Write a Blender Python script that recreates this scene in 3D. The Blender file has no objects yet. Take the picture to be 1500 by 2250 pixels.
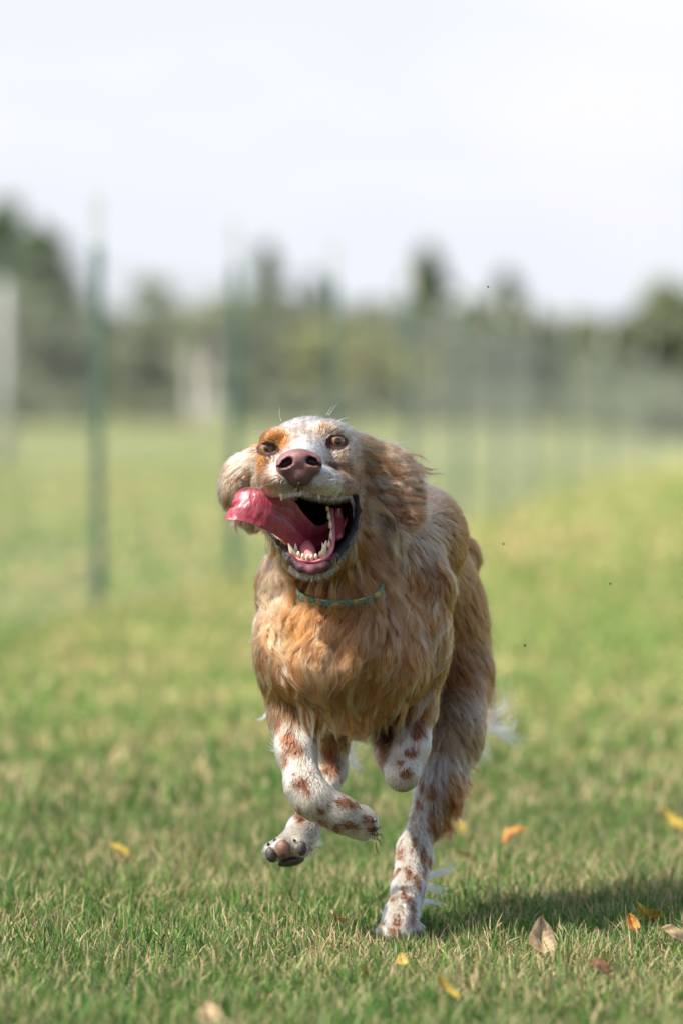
import bpy, math, random
import numpy as np
from mathutils import Vector, Matrix

SC = bpy.context.scene
rng = np.random.default_rng(7)
random.seed(7)

# ------------------------------------------------------------------ camera, sky, sun
FPX = 12500.0            # focal length in photograph pixels (200 mm lens on a 36 mm tall frame)
PPM = 1800.0             # photograph pixels per metre at the dog
D0 = FPX / PPM           # distance of the dog
HC = 0.669               # camera height
HOR = 890.0              # horizon line in the photograph
PITCH = math.atan((1125.0 - HOR) / FPX)

cam_d = bpy.data.cameras.new('camera'); cam = bpy.data.objects.new('camera', cam_d)
SC.collection.objects.link(cam); SC.camera = cam
cam_d.sensor_fit = 'VERTICAL'; cam_d.sensor_height = 36.0; cam_d.sensor_width = 24.0
cam_d.lens = 200.0; cam_d.clip_start = 0.1; cam_d.clip_end = 3000
cam.location = (0, -D0, HC); cam.rotation_euler = (math.pi / 2 - PITCH, 0, 0)
cam_d.dof.use_dof = True; cam_d.dof.focus_distance = D0 - 0.06; cam_d.dof.aperture_fstop = 4.0
cam_d.dof.aperture_blades = 0

SUN_DIR = Vector((-0.66, -0.32, 0.88)).normalized()     # towards the sun
elev = math.asin(SUN_DIR.z); azim = math.atan2(SUN_DIR.x, SUN_DIR.y)
W = bpy.data.worlds.new('World'); SC.world = W; W.use_nodes = True
wn = W.node_tree.nodes; wl = W.node_tree.links; wn.clear()
sky = wn.new('ShaderNodeTexSky'); sky.sky_type = 'NISHITA'; sky.sun_disc = False
sky.sun_elevation = elev; sky.sun_rotation = azim; sky.air_density = 1.0; sky.dust_density = 2.5; sky.ozone_density = 1.0
bg = wn.new('ShaderNodeBackground'); bg.inputs['Strength'].default_value = 0.15
wo = wn.new('ShaderNodeOutputWorld')
# thin bright cloud cover mixed into the sky
tc = wn.new('ShaderNodeTexCoord'); mp = wn.new('ShaderNodeMapping'); mp.inputs['Scale'].default_value = (9, 9, 30)
nz = wn.new('ShaderNodeTexNoise'); nz.inputs['Scale'].default_value = 1.0; nz.inputs['Detail'].default_value = 3
cr = wn.new('ShaderNodeValToRGB'); cr.color_ramp.elements[0].position = .50; cr.color_ramp.elements[1].position = .64
cr.color_ramp.elements[0].color = (3.5, 3.64, 3.95, 1); cr.color_ramp.elements[1].color = (3.85, 3.85, 3.95, 1)
mx = wn.new('ShaderNodeMix'); mx.data_type = 'RGBA'
wl.new(cr.outputs[0], mx.inputs[7])
wl.new(tc.outputs['Generated'], mp.inputs[0]); wl.new(mp.outputs[0], nz.inputs[0]); wl.new(nz.outputs[0], cr.inputs[0])
sx = wn.new('ShaderNodeSeparateXYZ'); wl.new(tc.outputs['Generated'], sx.inputs[0])
hz = wn.new('ShaderNodeMapRange'); hz.inputs[1].default_value = .07; hz.inputs[2].default_value = .32; hz.inputs[3].default_value = .97; hz.inputs[4].default_value = .08; wl.new(sx.outputs[2], hz.inputs[0])
# bright haze and thin cloud low down, clearer sky above
wl.new(hz.outputs[0], mx.inputs[0]); wl.new(sky.outputs[0], mx.inputs[6]); wl.new(mx.outputs[2], bg.inputs[0]); wl.new(bg.outputs[0], wo.inputs[0])

sun_d = bpy.data.lights.new('sun', 'SUN'); sun = bpy.data.objects.new('sun', sun_d); SC.collection.objects.link(sun)
sun_d.energy = 5.0; sun_d.angle = math.radians(0.6); sun_d.color = (1.0, .95, .87)
sun.rotation_euler = SUN_DIR.to_track_quat('Z', 'Y').to_euler()
SC.view_settings.view_transform = 'Standard'; SC.view_settings.look = 'None'
SC.view_settings.exposure = 0.78; SC.view_settings.gamma = 1.0
SC.cycles.use_denoising = True
SC.cycles.max_bounces = 8; SC.cycles.transparent_max_bounces = 8

# ------------------------------------------------------------------ helpers
COS, SIN = math.cos(PITCH), math.sin(PITCH)
def P(p):
    """photograph pixel x, y and depth (in pixels of the dog's scale) -> world metres"""
    p = np.atleast_2d(np.asarray(p, dtype=np.float64))
    cx = (p[:, 0] - 750) / FPX; cy = (1125 - p[:, 1]) / FPX
    dirY = COS + cy * SIN; dirZ = -SIN + cy * COS
    t = (D0 + p[:, 2] / PPM) / dirY
    return np.stack([cx * t, p[:, 2] / PPM, HC + dirZ * t], 1)
def PV(x, y, z): return Vector(P([[x, y, z]])[0])
def ground_at(px, py):
    """where the sight line through a pixel meets the ground"""
    cx = (px - 750) / FPX; cy = (1125 - py) / FPX
    t = HC / (SIN - cy * COS)
    return Vector((cx * t, (COS + cy * SIN) * t - D0, 0))
def at_depth(px, d):
    return Vector(((px - 750) / FPX * d, d - D0, 0))

def link(o, parent=None):
    SC.collection.objects.link(o)
    if parent is not None: o.parent = parent
    return o
def tag(o, label=None, cat=None, group=None, kind=None):
    if label: o['label'] = label
    if cat: o['category'] = cat
    if group: o['group'] = group
    if kind: o['kind'] = kind
    return o
def empty(name, loc=(0, 0, 0), rz=0):
    o = bpy.data.objects.new(name, None); link(o); o.location = loc; o.rotation_euler = (0, 0, rz)
    o.empty_display_size = .1
    return o
def mesh_np(name, V, F, mat=None, parent=None, smooth=True, attrs=None, mats=None, midx=None):
    """V (n,3); F (m,k) with equal face size"""
    me = bpy.data.meshes.new(name)
    V = np.ascontiguousarray(V, dtype=np.float32); F = np.ascontiguousarray(F, dtype=np.int32)
    n, k = len(F), F.shape[1]
    me.vertices.add(len(V)); me.vertices.foreach_set('co', V.ravel())
    me.loops.add(n * k); me.loops.foreach_set('vertex_index', F.ravel())
    me.polygons.add(n); me.polygons.foreach_set('loop_start', np.arange(0, n * k, k, dtype=np.int32))
    me.polygons.foreach_set('loop_total', np.full(n, k, dtype=np.int32))
    me.polygons.foreach_set('use_smooth', np.full(n, smooth, dtype=bool))
    for m in (mats or ([mat] if mat else [])): me.materials.append(m)
    if midx is not None: me.polygons.foreach_set('material_index', np.asarray(midx, dtype=np.int32))
    if attrs:
        for an, (dom, arr) in attrs.items():
            arr = np.asarray(arr, dtype=np.float32)
            if arr.ndim == 2:
                a = me.attributes.new(an, 'FLOAT_COLOR', dom)
                if arr.shape[1] == 3: arr = np.concatenate([arr, np.ones((len(arr), 1), np.float32)], 1)
                a.data.foreach_set('color', arr.ravel())
            else:
                a = me.attributes.new(an, 'FLOAT', dom); a.data.foreach_set('value', arr)
    me.update(); me.validate()
    o = bpy.data.objects.new(name, me); link(o, parent)
    return o

def nodes_of(name):
    m = bpy.data.materials.new(name); m.use_nodes = True
    return m, m.node_tree.nodes, m.node_tree.links, m.node_tree.nodes['Principled BSDF']
def mat_plain(name, col, rough=.6, var=.25, scale=30, bump=.0, spec=.5, coat=0., sss=0., metal=0.):
    m, n, l, b = nodes_of(name)
    tx = n.new('ShaderNodeTexNoise'); tx.inputs['Scale'].default_value = scale; tx.inputs['Detail'].default_value = 6
    co = n.new('ShaderNodeTexCoord'); l.new(co.outputs['Object'], tx.inputs[0])
    r = n.new('ShaderNodeValToRGB'); c = np.array(col)
    r.color_ramp.elements[0].position = .3; r.color_ramp.elements[1].position = .7
    r.color_ramp.elements[0].color = (*(c * (1 - var)), 1); r.color_ramp.elements[1].color = (*np.clip(c * (1 + var), 0, 1), 1)
    l.new(tx.outputs[0], r.inputs[0]); l.new(r.outputs[0], b.inputs['Base Color'])
    b.inputs['Roughness'].default_value = rough; b.inputs['Specular IOR Level'].default_value = spec
    b.inputs['Coat Weight'].default_value = coat; b.inputs['Coat Roughness'].default_value = .12
    b.inputs['Metallic'].default_value = metal
    if sss: b.inputs['Subsurface Weight'].default_value = sss; b.inputs['Subsurface Scale'].default_value = .004; b.inputs['Subsurface Radius'].default_value = (1, .35, .25)
    if bump:
        bm_ = n.new('ShaderNodeBump'); bm_.inputs['Strength'].default_value = bump; bm_.inputs['Distance'].default_value = .001
        l.new(tx.outputs[0], bm_.inputs['Height']); l.new(bm_.outputs[0], b.inputs['Normal'])
    return m
def mat_attr(name, attr='col', rough=.7, transl=0., spec=.3, rough_attr=None):
    m, n, l, b = nodes_of(name)
    a = n.new('ShaderNodeAttribute'); a.attribute_name = attr
    l.new(a.outputs['Color'], b.inputs['Base Color']); b.inputs['Roughness'].default_value = rough
    b.inputs['Specular IOR Level'].default_value = spec
    if rough_attr:
        ra = n.new('ShaderNodeAttribute'); ra.attribute_name = rough_attr; l.new(ra.outputs['Fac'], b.inputs['Roughness'])
    if transl:
        t = n.new('ShaderNodeBsdfTranslucent'); l.new(a.outputs['Color'], t.inputs[0])
        s = n.new('ShaderNodeMixShader'); s.inputs[0].default_value = transl
        l.new(b.outputs[0], s.inputs[1]); l.new(t.outputs[0], s.inputs[2]); l.new(s.outputs[0], n['Material Output'].inputs[0])
    return m

def hash3(ix, iy, iz, seed=0):
    h = (ix.astype(np.int64) * 374761393 + iy.astype(np.int64) * 668265263 + iz.astype(np.int64) * 2147483647 + seed * 1274126177) & 0xffffffff
    h = ((h ^ (h >> 13)) * 1274126177) & 0xffffffff
    h = (h ^ (h >> 16)) & 0xffffff
    return h / float(0xffffff)
def vnoise(p, scale, seed=0):
    q = np.asarray(p) / scale; i = np.floor(q); f = q - i; f = f * f * (3 - 2 * f); i = i.astype(np.int64)
    r = 0
    for dx in (0, 1):
        for dy in (0, 1):
            for dz in (0, 1):
                w = (f[:, 0] if dx else 1 - f[:, 0]) * (f[:, 1] if dy else 1 - f[:, 1]) * (f[:, 2] if dz else 1 - f[:, 2])
                r = r + w * hash3(i[:, 0] + dx, i[:, 1] + dy, i[:, 2] + dz, seed)
    return r
def fbm(p, scale, seed=0, oct=3):
    r = 0; a = .5; t = 0
    for o in range(oct): r = r + a * vnoise(p, scale / 2 ** o, seed + o * 17); t += a; a *= .5
    return r / t
def sstep(x, a, b):
    t = np.clip((x - a) / (b - a), 0, 1); return t * t * (3 - 2 * t)

# tube along points with radii, returns V,F (quads) with rounded ends
def tube(pts, rad, seg=10, caps=True):
    pts = [Vector(p) for p in pts]; V = []; F = []
    n = len(pts); prev = None
    for i, p in enumerate(pts):
        t = (pts[min(i + 1, n - 1)] - pts[max(i - 1, 0)])
        t = t.normalized() if t.length > 1e-9 else Vector((0, 0, 1))
        if prev is None:
            u = t.orthogonal().normalized()
        else:
            u = (prev - t * prev.dot(t)).normalized()
        prev = u; v = t.cross(u)
        for k in range(seg):
            a = 2 * math.pi * k / seg
            V.append(p + (u * math.cos(a) + v * math.sin(a)) * rad[i])
    for i in range(n - 1):
        for k in range(seg):
            k2 = (k + 1) % seg
            F.append((i * seg + k, i * seg + k2, (i + 1) * seg + k2, (i + 1) * seg + k))
    if caps:
        for i, fl in ((0, 1), (n - 1, 0)):
            c = len(V); V.append(pts[i]); ring = [i * seg + k for k in range(seg)]
            for k in range(0, seg, 2):
                a, b2, c2 = ring[k], ring[(k + 1) % seg], ring[(k + 2) % seg]
                F.append((c, c2, b2, a) if fl else (c, a, b2, c2))
    return np.array([list(v) for v in V]), np.array(F)
def tube_px(pts, rad, seg=12, sub=6):
    """smooth tube through pixel-space points; ends rounded"""
    pts = np.asarray(pts, float); rad = np.asarray(rad, float)
    pp = catmull(pts, sub); rr = catmull(rad[:, None], sub)[:, 0]
    # round the ends
    out = []; orr = []
    d0 = pp[0] - pp[1]; d0 /= np.linalg.norm(d0); d1 = pp[-1] - pp[-2]; d1 /= np.linalg.norm(d1)
    for a in (90, 60, 30): a = math.radians(a - 3); out.append(pp[0] + d0 * rr[0] * math.sin(a)); orr.append(rr[0] * math.cos(a))
    for p, r in zip(pp, rr): out.append(p); orr.append(r)
    for a in (30, 60, 90): a = math.radians(a - 3); out.append(pp[-1] + d1 * rr[-1] * math.sin(a)); orr.append(rr[-1] * math.cos(a))
    return tube(out, orr, seg)
def catmull(p, sub):
    p = np.asarray(p, float); q = np.concatenate([[2 * p[0] - p[1]], p, [2 * p[-1] - p[-2]]]); out = []
    for i in range(1, len(q) - 2):
        for s in range(sub):
            t = s / sub
            out.append(.5 * (2 * q[i] + (q[i + 1] - q[i - 1]) * t + (2 * q[i - 1] - 5 * q[i] + 4 * q[i + 1] - q[i + 2]) * t * t + (3 * q[i] - q[i - 1] - 3 * q[i + 1] + q[i + 2]) * t ** 3))
    out.append(p[-1]); return np.array(out)
def join_vf(parts):
    V = []; F = []; o = 0
    for v, f in parts: V.append(v); F.append(f + o); o += len(v)
    return np.concatenate(V), np.concatenate(F)

# ------------------------------------------------------------------ ground
def ground_z(x, y):
    return np.zeros_like(x)
def mat_ground():
    m, n, l, b = nodes_of('lawn soil and grass')
    co = n.new('ShaderNodeTexCoord')
    def noise(sc, det, seed=0):
        mp = n.new('ShaderNodeMapping'); mp.inputs['Location'].default_value = (seed, seed * 2, 0); mp.inputs['Scale'].default_value = sc
        t = n.new('ShaderNodeTexNoise'); t.inputs['Scale'].default_value = 1; t.inputs['Detail'].default_value = det
        l.new(co.outputs['Object'], mp.inputs[0]); l.new(mp.outputs[0], t.inputs[0]); return t.outputs[0]
    def ramp(src, stops):
        r = n.new('ShaderNodeValToRGB'); e = r.color_ramp.elements
        while len(e) < len(stops): e.new(.5)
        for q, (p_, c) in zip(e, stops): q.position = p_; q.color = (*c, 1)
        l.new(src, r.inputs[0]); return r.outputs[0]
    big = ramp(noise((.5, .055, 1), 3, 3), [(.30, GRASS_FAR[0]), (.47, GRASS_FAR[1]), (.66, GRASS_FAR[2])])
    fine = ramp(noise((60, 60, 60), 5, 1), [(.3, (.55,) * 3), (.7, (1.25,) * 3)])
    mu = n.new('ShaderNodeMix'); mu.data_type = 'RGBA'; mu.blend_type = 'MULTIPLY'; mu.inputs[0].default_value = 1
    l.new(big, mu.inputs[6]); l.new(fine, mu.inputs[7])
    # bare thatch close by, where real blades cover it
    sep = n.new('ShaderNodeSeparateXYZ'); l.new(co.outputs['Object'], sep.inputs[0])
    mr = n.new('ShaderNodeMapRange'); mr.inputs[1].default_value = 2; mr.inputs[2].default_value = 30; l.new(sep.outputs[1], mr.inputs[0])
    mi = n.new('ShaderNodeMix'); mi.data_type = 'RGBA'; l.new(mr.outputs[0], mi.inputs[0])
    th = ramp(noise((25, 25, 25), 6, 5), [(.3, (.035, .05, .014)), (.7, (.10, .125, .04))])
    def mth(op, a_, b_):
        q = n.new('ShaderNodeMath'); q.operation = op
        for k_, v_ in enumerate((a_, b_)):
            if isinstance(v_, (int, float)): q.inputs[k_].default_value = v_
            else: l.new(v_, q.inputs[k_])
        return q.outputs[0]
    def mrg(src, a_, b_):
        q = n.new('ShaderNodeMapRange'); q.interpolation_type = 'SMOOTHSTEP'; q.inputs[1].default_value = a_; q.inputs[2].default_value = b_; l.new(src, q.inputs[0]); return q.outputs[0]
    f_ = mth('SUBTRACT', sep.outputs[0], mth('ADD', mth('MULTIPLY', sep.outputs[1], .0845), -.83 + .0845 * (D0 - 19.3)))
    strip = mth('MULTIPLY', mrg(f_, 0, .5), mth('SUBTRACT', 1.0, mrg(f_, 1.8, 2.6)))
    ms = n.new('ShaderNodeMix'); ms.data_type = 'RGBA'; ms.inputs[7].default_value = (.23, .245, .10, 1); l.new(strip, ms.inputs[0]); l.new(mu.outputs[2], ms.inputs[6])
    l.new(th, mi.inputs[6]); l.new(ms.outputs[2], mi.inputs[7]); l.new(mi.outputs[2], b.inputs['Base Color'])
    b.inputs['Roughness'].default_value = .95; b.inputs['Specular IOR Level'].default_value = .1
    return m
GRASS_FAR = [(.11, .15, .045), (.18, .205, .07), (.28, .25, .12)]
ys = np.concatenate([np.linspace(-12, 40, 90), np.geomspace(42, 1500, 50)])
xs = np.concatenate([-np.geomspace(1500, 8, 30), np.linspace(-7, 7, 60), np.geomspace(8, 1500, 30)])
gx, gy = np.meshgrid(xs, ys); V = np.stack([gx, gy, ground_z(gx, gy)], -1).reshape(-1, 3)
nx = len(xs); I = np.arange(len(ys) - 1)[:, None] * nx + np.arange(nx - 1)[None]
F = np.stack([I, I + 1, I + nx + 1, I + nx], -1).reshape(-1, 4)
tag(mesh_np('ground', V, F, mat_ground()), kind='structure')

# ------------------------------------------------------------------ grass blades
def worn(x, d):
    # dry strip worn along the fence
    f = x - (-.83 + .0845 * (d - 19.3)); return sstep(f, .0, .5) * (1 - sstep(f, .9, 1.9)) * sstep(d, 12, 17)
def blades(n, d0, d1, h0, h1, w0, w1, power, margin, inner=0.):
    u = rng.random(n) ** power; d = d0 + (d1 - d0) * u
    x = (rng.random(n) * 2 - 1) * (d * .062 + margin)
    if inner: sd_ = np.where(rng.random(n) < .5, -1., 1.); x = sd_ * (d * .062 + inner + rng.random(n) * (margin - inner))
    y = d - D0
    h = (h0 + (h1 - h0) * rng.random(n) ** 1.7); w = w0 + (w1 - w0) * rng.random(n)
    pn = np.stack([x * 1000, y * 1000, x * 0], 1)
    patch = fbm(pn, 260, 5); tuft = fbm(pn, 45, 9, 2)
    h = h * (.4 + 1.2 * tuft) * (.75 + .5 * fbm(pn, 130, 15, 2))
    pw_ = PV(876, 2062, 250); pr_ = np.exp(-(((x - pw_.x) / .065) ** 2 + ((y - pw_.y + .10) / .15) ** 2)); h = h * (1 - .62 * pr_)      # pressed down round the paw
    big = fbm(np.stack([x * 900, y * 160, x * 0], 1), 700, 41); dead = rng.random(n) < (.11 + .36 * sstep(patch, .42, .62) + .12 * sstep(big, .42, .62) * sstep(d, 8, 13) + .10 * worn(x, d))
    fine = rng.random(n) < .25; w = np.where(fine, w * .55, w)
    lean = np.abs(rng.normal(0, .42, n)); lean = np.where(dead, np.abs(rng.normal(.75, .5, n)), lean); lean = np.clip(lean, 0, 1.45)
    az = rng.random(n) * 2 * math.pi
    face = rng.random(n) * 2 * math.pi
    curl = rng.normal(.45, .45, n)
    S = 4; Vs = []
    px = x.copy(); py = y.copy(); pz = ground_z(x, y) - .002
    a = lean * .35
    for s in range(S + 1):
        ww = w * (1 - (s / S) ** 2.2) * .5 + w * .02
        ox = np.cos(face) * ww; oy = np.sin(face) * ww
        if s < S:
            Vs += [np.stack([px - ox, py - oy, pz], 1), np.stack([px + ox, py + oy, pz], 1)]
        else: Vs += [np.stack([px, py, pz], 1)]
        st = h / S; px = px + np.sin(a) * np.cos(az) * st; py = py + np.sin(a) * np.sin(az) * st; pz = pz + np.cos(a) * st
        a = np.clip(a + (lean * .45 + curl * .28), -1.8, 1.75)
    K = 2 * S + 1; V = np.stack(Vs, 1)
    V[:, :, 2] = np.maximum(V[:, :, 2], .001)
    V[:, 0:2, 2] = -.002
    base = np.arange(n)[:, None] * K
    tris = []
    for s in range(S - 1):
        b0 = 2 * s; tris += [(b0, b0 + 1, b0 + 3), (b0, b0 + 3, b0 + 2)]
    tris += [(2 * S - 2, 2 * S - 1, 2 * S)]
    F = (base[:, :, None] + np.array(tris)[None]).reshape(-1, 3)
    g1 = np.array([.020, .078, .011]); g2 = np.array([.070, .172, .028]); g3 = np.array([.18, .25, .055]); dd = np.array([.50, .40, .22]); d2 = np.array([.36, .24, .11])
    t = rng.random(n)[:, None]; q = rng.random(n)[:, None]
    col = np.where(t < .55, g1 + (g2 - g1) * q, g2 + (g3 - g2) * q)
    dc = dd + (d2 - dd) * q ** 1.5
    col = np.where(dead[:, None], dc, col)
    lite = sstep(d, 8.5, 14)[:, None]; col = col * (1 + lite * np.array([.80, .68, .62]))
    # dry tips
    cv = np.repeat(col[:, None], K, 1); tip = (rng.random(n) < .3)[:, None, None] & (np.arange(K) >= K - 3)[None, :, None]
    cv = np.where(tip, dd * .9, cv)
    return V.reshape(-1, 3), F, cv.reshape(-1, 3)
bl = [blades(130000, 5.0, 9.0, .016, .052, .0018, .004, 1.0, 2.2, .35), blades(60000, 9.0, 20., .03, .065, .003, .007, 1.2, 3.0, .6), blades(26000, 4.3, 5.55, .016, .052, .0016, .0034, 1.0, .6), blades(320000, 5.55, 9.0, .014, .052, .0010, .0030, 1.0, .35), blades(150000, 9.0, 20.0, .03, .065, .003, .006, 1.25, .6), blades(70000, 20, 60, .04, .08, .008, .016, 1.4, 1.2)]
off = 0; VV = []; FF = []; CC = []
for v, f, c in bl: VV.append(v); FF.append(f + off); CC.append(c); off += len(v)
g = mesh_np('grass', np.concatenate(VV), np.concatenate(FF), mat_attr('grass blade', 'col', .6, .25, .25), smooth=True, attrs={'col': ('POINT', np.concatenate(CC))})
tag(g, 'short mown lawn of green blades and dry straw', 'grass', kind='stuff')

# ------------------------------------------------------------------ wire fence with steel posts
post_m = mat_plain('green painted steel', (.03, .085, .055), .55, .2, 40)
tip_m = mat_plain('white painted steel', (.50, .50, .48), .5, .05, 40)
wire_m = mat_plain('galvanised wire', (.34, .36, .33), .5, .15, 80, metal=.25)
fence = empty('wire_fence', ground_at(215, 1350))
tag(fence, 'long wire mesh fence on green steel posts with white tips', 'fence')
posts = [(-400, 1535, 1.50), (215, 1350, 1.335), (515, 1287, 1.345), (732, 1238, 1.36), (898, 1196, 1.36), (1010, 1158, 1.36), (1100, 1128, 1.36), (1170, 1104, 1.36),
         (1245, 1079, 1.36), (1330, 1052, 1.36), (1420, 1025, 1.36), (1528, 1000, 1.36)]
line = [ground_at(x, y) for x, y, h in posts]
fo = fence.location.copy()
for q, (x, y, h) in zip(line, posts):
    # T section post
    w, t = .034, .004; tt = .03; top = h - .16
    prof = [(-w / 2, 0), (w / 2, 0), (w / 2, t), (t / 2, t), (t / 2, tt), (-t / 2, tt), (-t / 2, t), (-w / 2, t)]
    def tsec(z0, z1, s=1.0):
        n_ = len(prof); V = [(a * s, b * s, z0) for a, b in prof] + [(a * s, b * s, z1) for a, b in prof]
        me = bpy.data.meshes.new('p'); F = [[k, (k + 1) % n_, n_ + (k + 1) % n_, n_ + k] for k in range(n_)]
        F += [[n_ - 1 - k for k in range(n_)], [n_ + k for k in range(n_)]]
        me.from_pydata(V, [], F); return me
    me = tsec(0, top); me.name = 'fence_post'; me.materials.append(post_m)
    po = bpy.data.objects.new('fence_post', me); link(po, fence); po.location = q - fo
    me = tsec(top, h, 1.06); me.name = 'post_tip'; me.materials.append(tip_m)
    pt = bpy.data.objects.new('post_tip', me); link(pt, po)
# mesh: verticals every 50 mm, horizontals every 100 mm
parts = []
def barbox(a, b, r):
    a = np.array(a); b = np.array(b); t = b - a; t = t / np.linalg.norm(t); u = np.cross(t, [0.3, .2, 1] if abs(t[2]) < .9 else [1, 0, 0]); u /= np.linalg.norm(u); v = np.cross(t, u)
    V = np.array([p + (u * c + v * s) * r for p in (a, b) for c, s in ((1, 1), (-1, 1), (-1, -1), (1, -1))])
    F = np.array([(0, 1, 5, 4), (1, 2, 6, 5), (2, 3, 7, 6), (3, 0, 4, 7)])
    return V, F
for i in range(len(line) - 1):
    a, b = np.array(line[i] - fo), np.array(line[i + 1] - fo)
    L = np.linalg.norm(b - a); far = line[i].y > 30
    stp = .05 if not far else .14
    for s in np.arange(0, L, stp):
        p = a + (b - a) * s / L; parts.append(barbox(p + [0, -.003, .02], p + [0, -.003, 1.14], .0005 if not far else .0008))
    for z in np.arange(.03, 1.15, .1 if not far else .2):
        parts.append(barbox(a + [0, -.006, z], b + [0, -.006, z], .0008))
V, F = join_vf(parts); mesh_np('wire_mesh', V, F, wire_m, fence, smooth=False)

# ------------------------------------------------------------------ trees
def leaf_cloud(centers, radii, n, size, seed, flat=.6, droop=0.):
    r = np.random.default_rng(seed); m = len(centers); centers = np.array(centers, float); radii = np.array(radii, float)
    if radii.ndim == 1: radii = np.repeat(radii[:, None], 3, 1)
    wgt = radii.prod(1) ** (2 / 3); idx = r.choice(m, n, p=wgt / wgt.sum())
    d = r.normal(size=(n, 3)); d /= np.linalg.norm(d, axis=1)[:, None]; d *= (r.random(n) ** .45)[:, None]
    c = centers[idx] + d * radii[idx]
    u = r.normal(size=(n, 3)); u /= np.linalg.norm(u, axis=1)[:, None]; v = np.cross(u, r.normal(size=(n, 3))); v /= np.linalg.norm(v, axis=1)[:, None]
    s = (size * (.6 + .8 * r.random(n)))[:, None]
    V = np.stack([c - u * s, c + v * s * flat, c + u * s, c - v * s * flat], 1).reshape(-1, 3)
    F = np.arange(4 * n).reshape(-1, 4); return V, F, r.random(n), idx
def bark(name, col): return mat_plain(name, col, .9, .3, 6, .3)
bark_d = bark('dark bark', (.10, .08, .06)); bark_w = bark('pale birch bark', (.62, .56, .50))
def crown_mat(name, c0, c1):
    m, n, l, b = nodes_of(name)
    a = n.new('ShaderNodeAttribute'); a.attribute_name = 'rnd'
    r = n.new('ShaderNodeValToRGB'); r.color_ramp.elements[0].color = (*c0, 1); r.color_ramp.elements[1].color = (*c1, 1)
    l.new(a.outputs['Fac'], r.inputs[0]); l.new(r.outputs[0], b.inputs['Base Color']); b.inputs['Roughness'].default_value = .7
    t = n.new('ShaderNodeBsdfTranslucent'); l.new(r.outputs[0], t.inputs[0]); s = n.new('ShaderNodeMixShader'); s.inputs[0].default_value = .3
    l.new(b.outputs[0], s.inputs[1]); l.new(t.outputs[0], s.inputs[2]); l.new(s.outputs[0], n['Material Output'].inputs[0]); return m
spruce_m = crown_mat('spruce needles', (.085, .13, .06), (.20, .26, .11))
leafy_m = crown_mat('olive leaves', (.145, .18, .08), (.29, .32, .155))
yellow_m = crown_mat('yellowing leaves', (.24, .25, .07), (.38, .37, .14))
grey_m = crown_mat('grey green leaves', (.145, .17, .10), (.29, .315, .19))
def spruce(h, w, seed, mat, n=1500):
    r = random.Random(seed); cs = []; rs = []
    k = int(16)
    for i in range(k):
        z = h * (.12 + .88 * i / k); rad = w * .5 * (1 - (i / k) ** 1.7) * .95 + .06 * w
        m = max(3, int(7 * (1 - i / k)) + 1)
        for j in range(m):
            a = 2 * math.pi * (j + r.random()) / m; q = rad * r.uniform(.35, .8)
            cs.append((math.cos(a) * q, math.sin(a) * q, z + r.uniform(-.03, .03) * h - q * .25)); rs.append((rad * .42, rad * .42, h * .045))
    cs.append((0, 0, h * .95)); rs.append((w * .06, w * .06, h * .07))
    V, F, rn, _ = leaf_cloud(cs, rs, n, .22, seed); return V, F, rn
def leafy(h, w, seed, n=1500):
    r = random.Random(seed); cs = []; rs = []
    for i in range(16):
        a = r.random() * 6.28; z = h * r.uniform(.22, .88); q = w * .5 * math.sqrt(max(0, 1 - ((z / h - .5) / .55) ** 2)) * r.uniform(.2, .8)
        cs.append((math.cos(a) * q, math.sin(a) * q, z)); s = r.uniform(.14, .24); rs.append((w * s, w * s, h * s * .6))
    V, F, rn, _ = leaf_cloud(cs, rs, n, .15, seed); return V, F, rn
def trunk_vf(h, r0, seed, limbs=5):
    r = random.Random(seed); parts = []
    pts = [(r.uniform(-.02, .02) * h * (i > 0), r.uniform(-.02, .02) * h * (i > 0), h * i / 5) for i in range(6)]
    parts.append(tube(pts, [r0 * (1 - .16 * i) for i in range(6)], 8))
    for i in range(limbs):
        z = h * r.uniform(.35, .85); a = r.random() * 6.28; L = h * r.uniform(.12, .25)
        parts.append(tube([(0, 0, z), (math.cos(a) * L * .5, math.sin(a) * L * .5, z + L * .3), (math.cos(a) * L, math.sin(a) * L, z + L * .75)], [r0 * .4, r0 * .28, r0 * .1], 6))
    return join_vf(parts)
def make_tree(name, crown, trunk, cm, tm):
    t = empty(name)
    V, F, rn = crown; mesh_np('crown', V, F, cm, t, smooth=False, attrs={'rnd': ('FACE', rn)})
    V, F = trunk; mesh_np('trunk', V, F, tm, t)
    return t
def copy_tree(o):
    c = o.copy(); link(c)
    for ch in list(o.children):
        d = ch.copy(); link(d); d.parent = c
    return c
protos = {}
for k in range(3): protos['spruce', k] = lambda k=k: make_tree('spruce_tree', spruce(6, 2.0 - .25 * k, 10 + k, None, 6500), trunk_vf(5.6, .07, k, 0), spruce_m, bark_d)
for k in range(3): protos['leafy', k] = lambda k=k: make_tree('leafy_tree', leafy(4, 3.0, 20 + k, 3500), trunk_vf(3.4, .07, 30 + k), leafy_m, bark_d)
for k in range(2): protos['grey', k] = lambda k=k: make_tree('leafy_tree', leafy(4, 2.8, 40 + k, 3500), trunk_vf(3.4, .07, 50 + k), grey_m, bark_d)
protos['yellow', 0] = lambda: make_tree('leafy_tree', leafy(3, 3.0, 60, 3500), trunk_vf(2.5, .06, 61), yellow_m, bark_d)
built = {}
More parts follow.
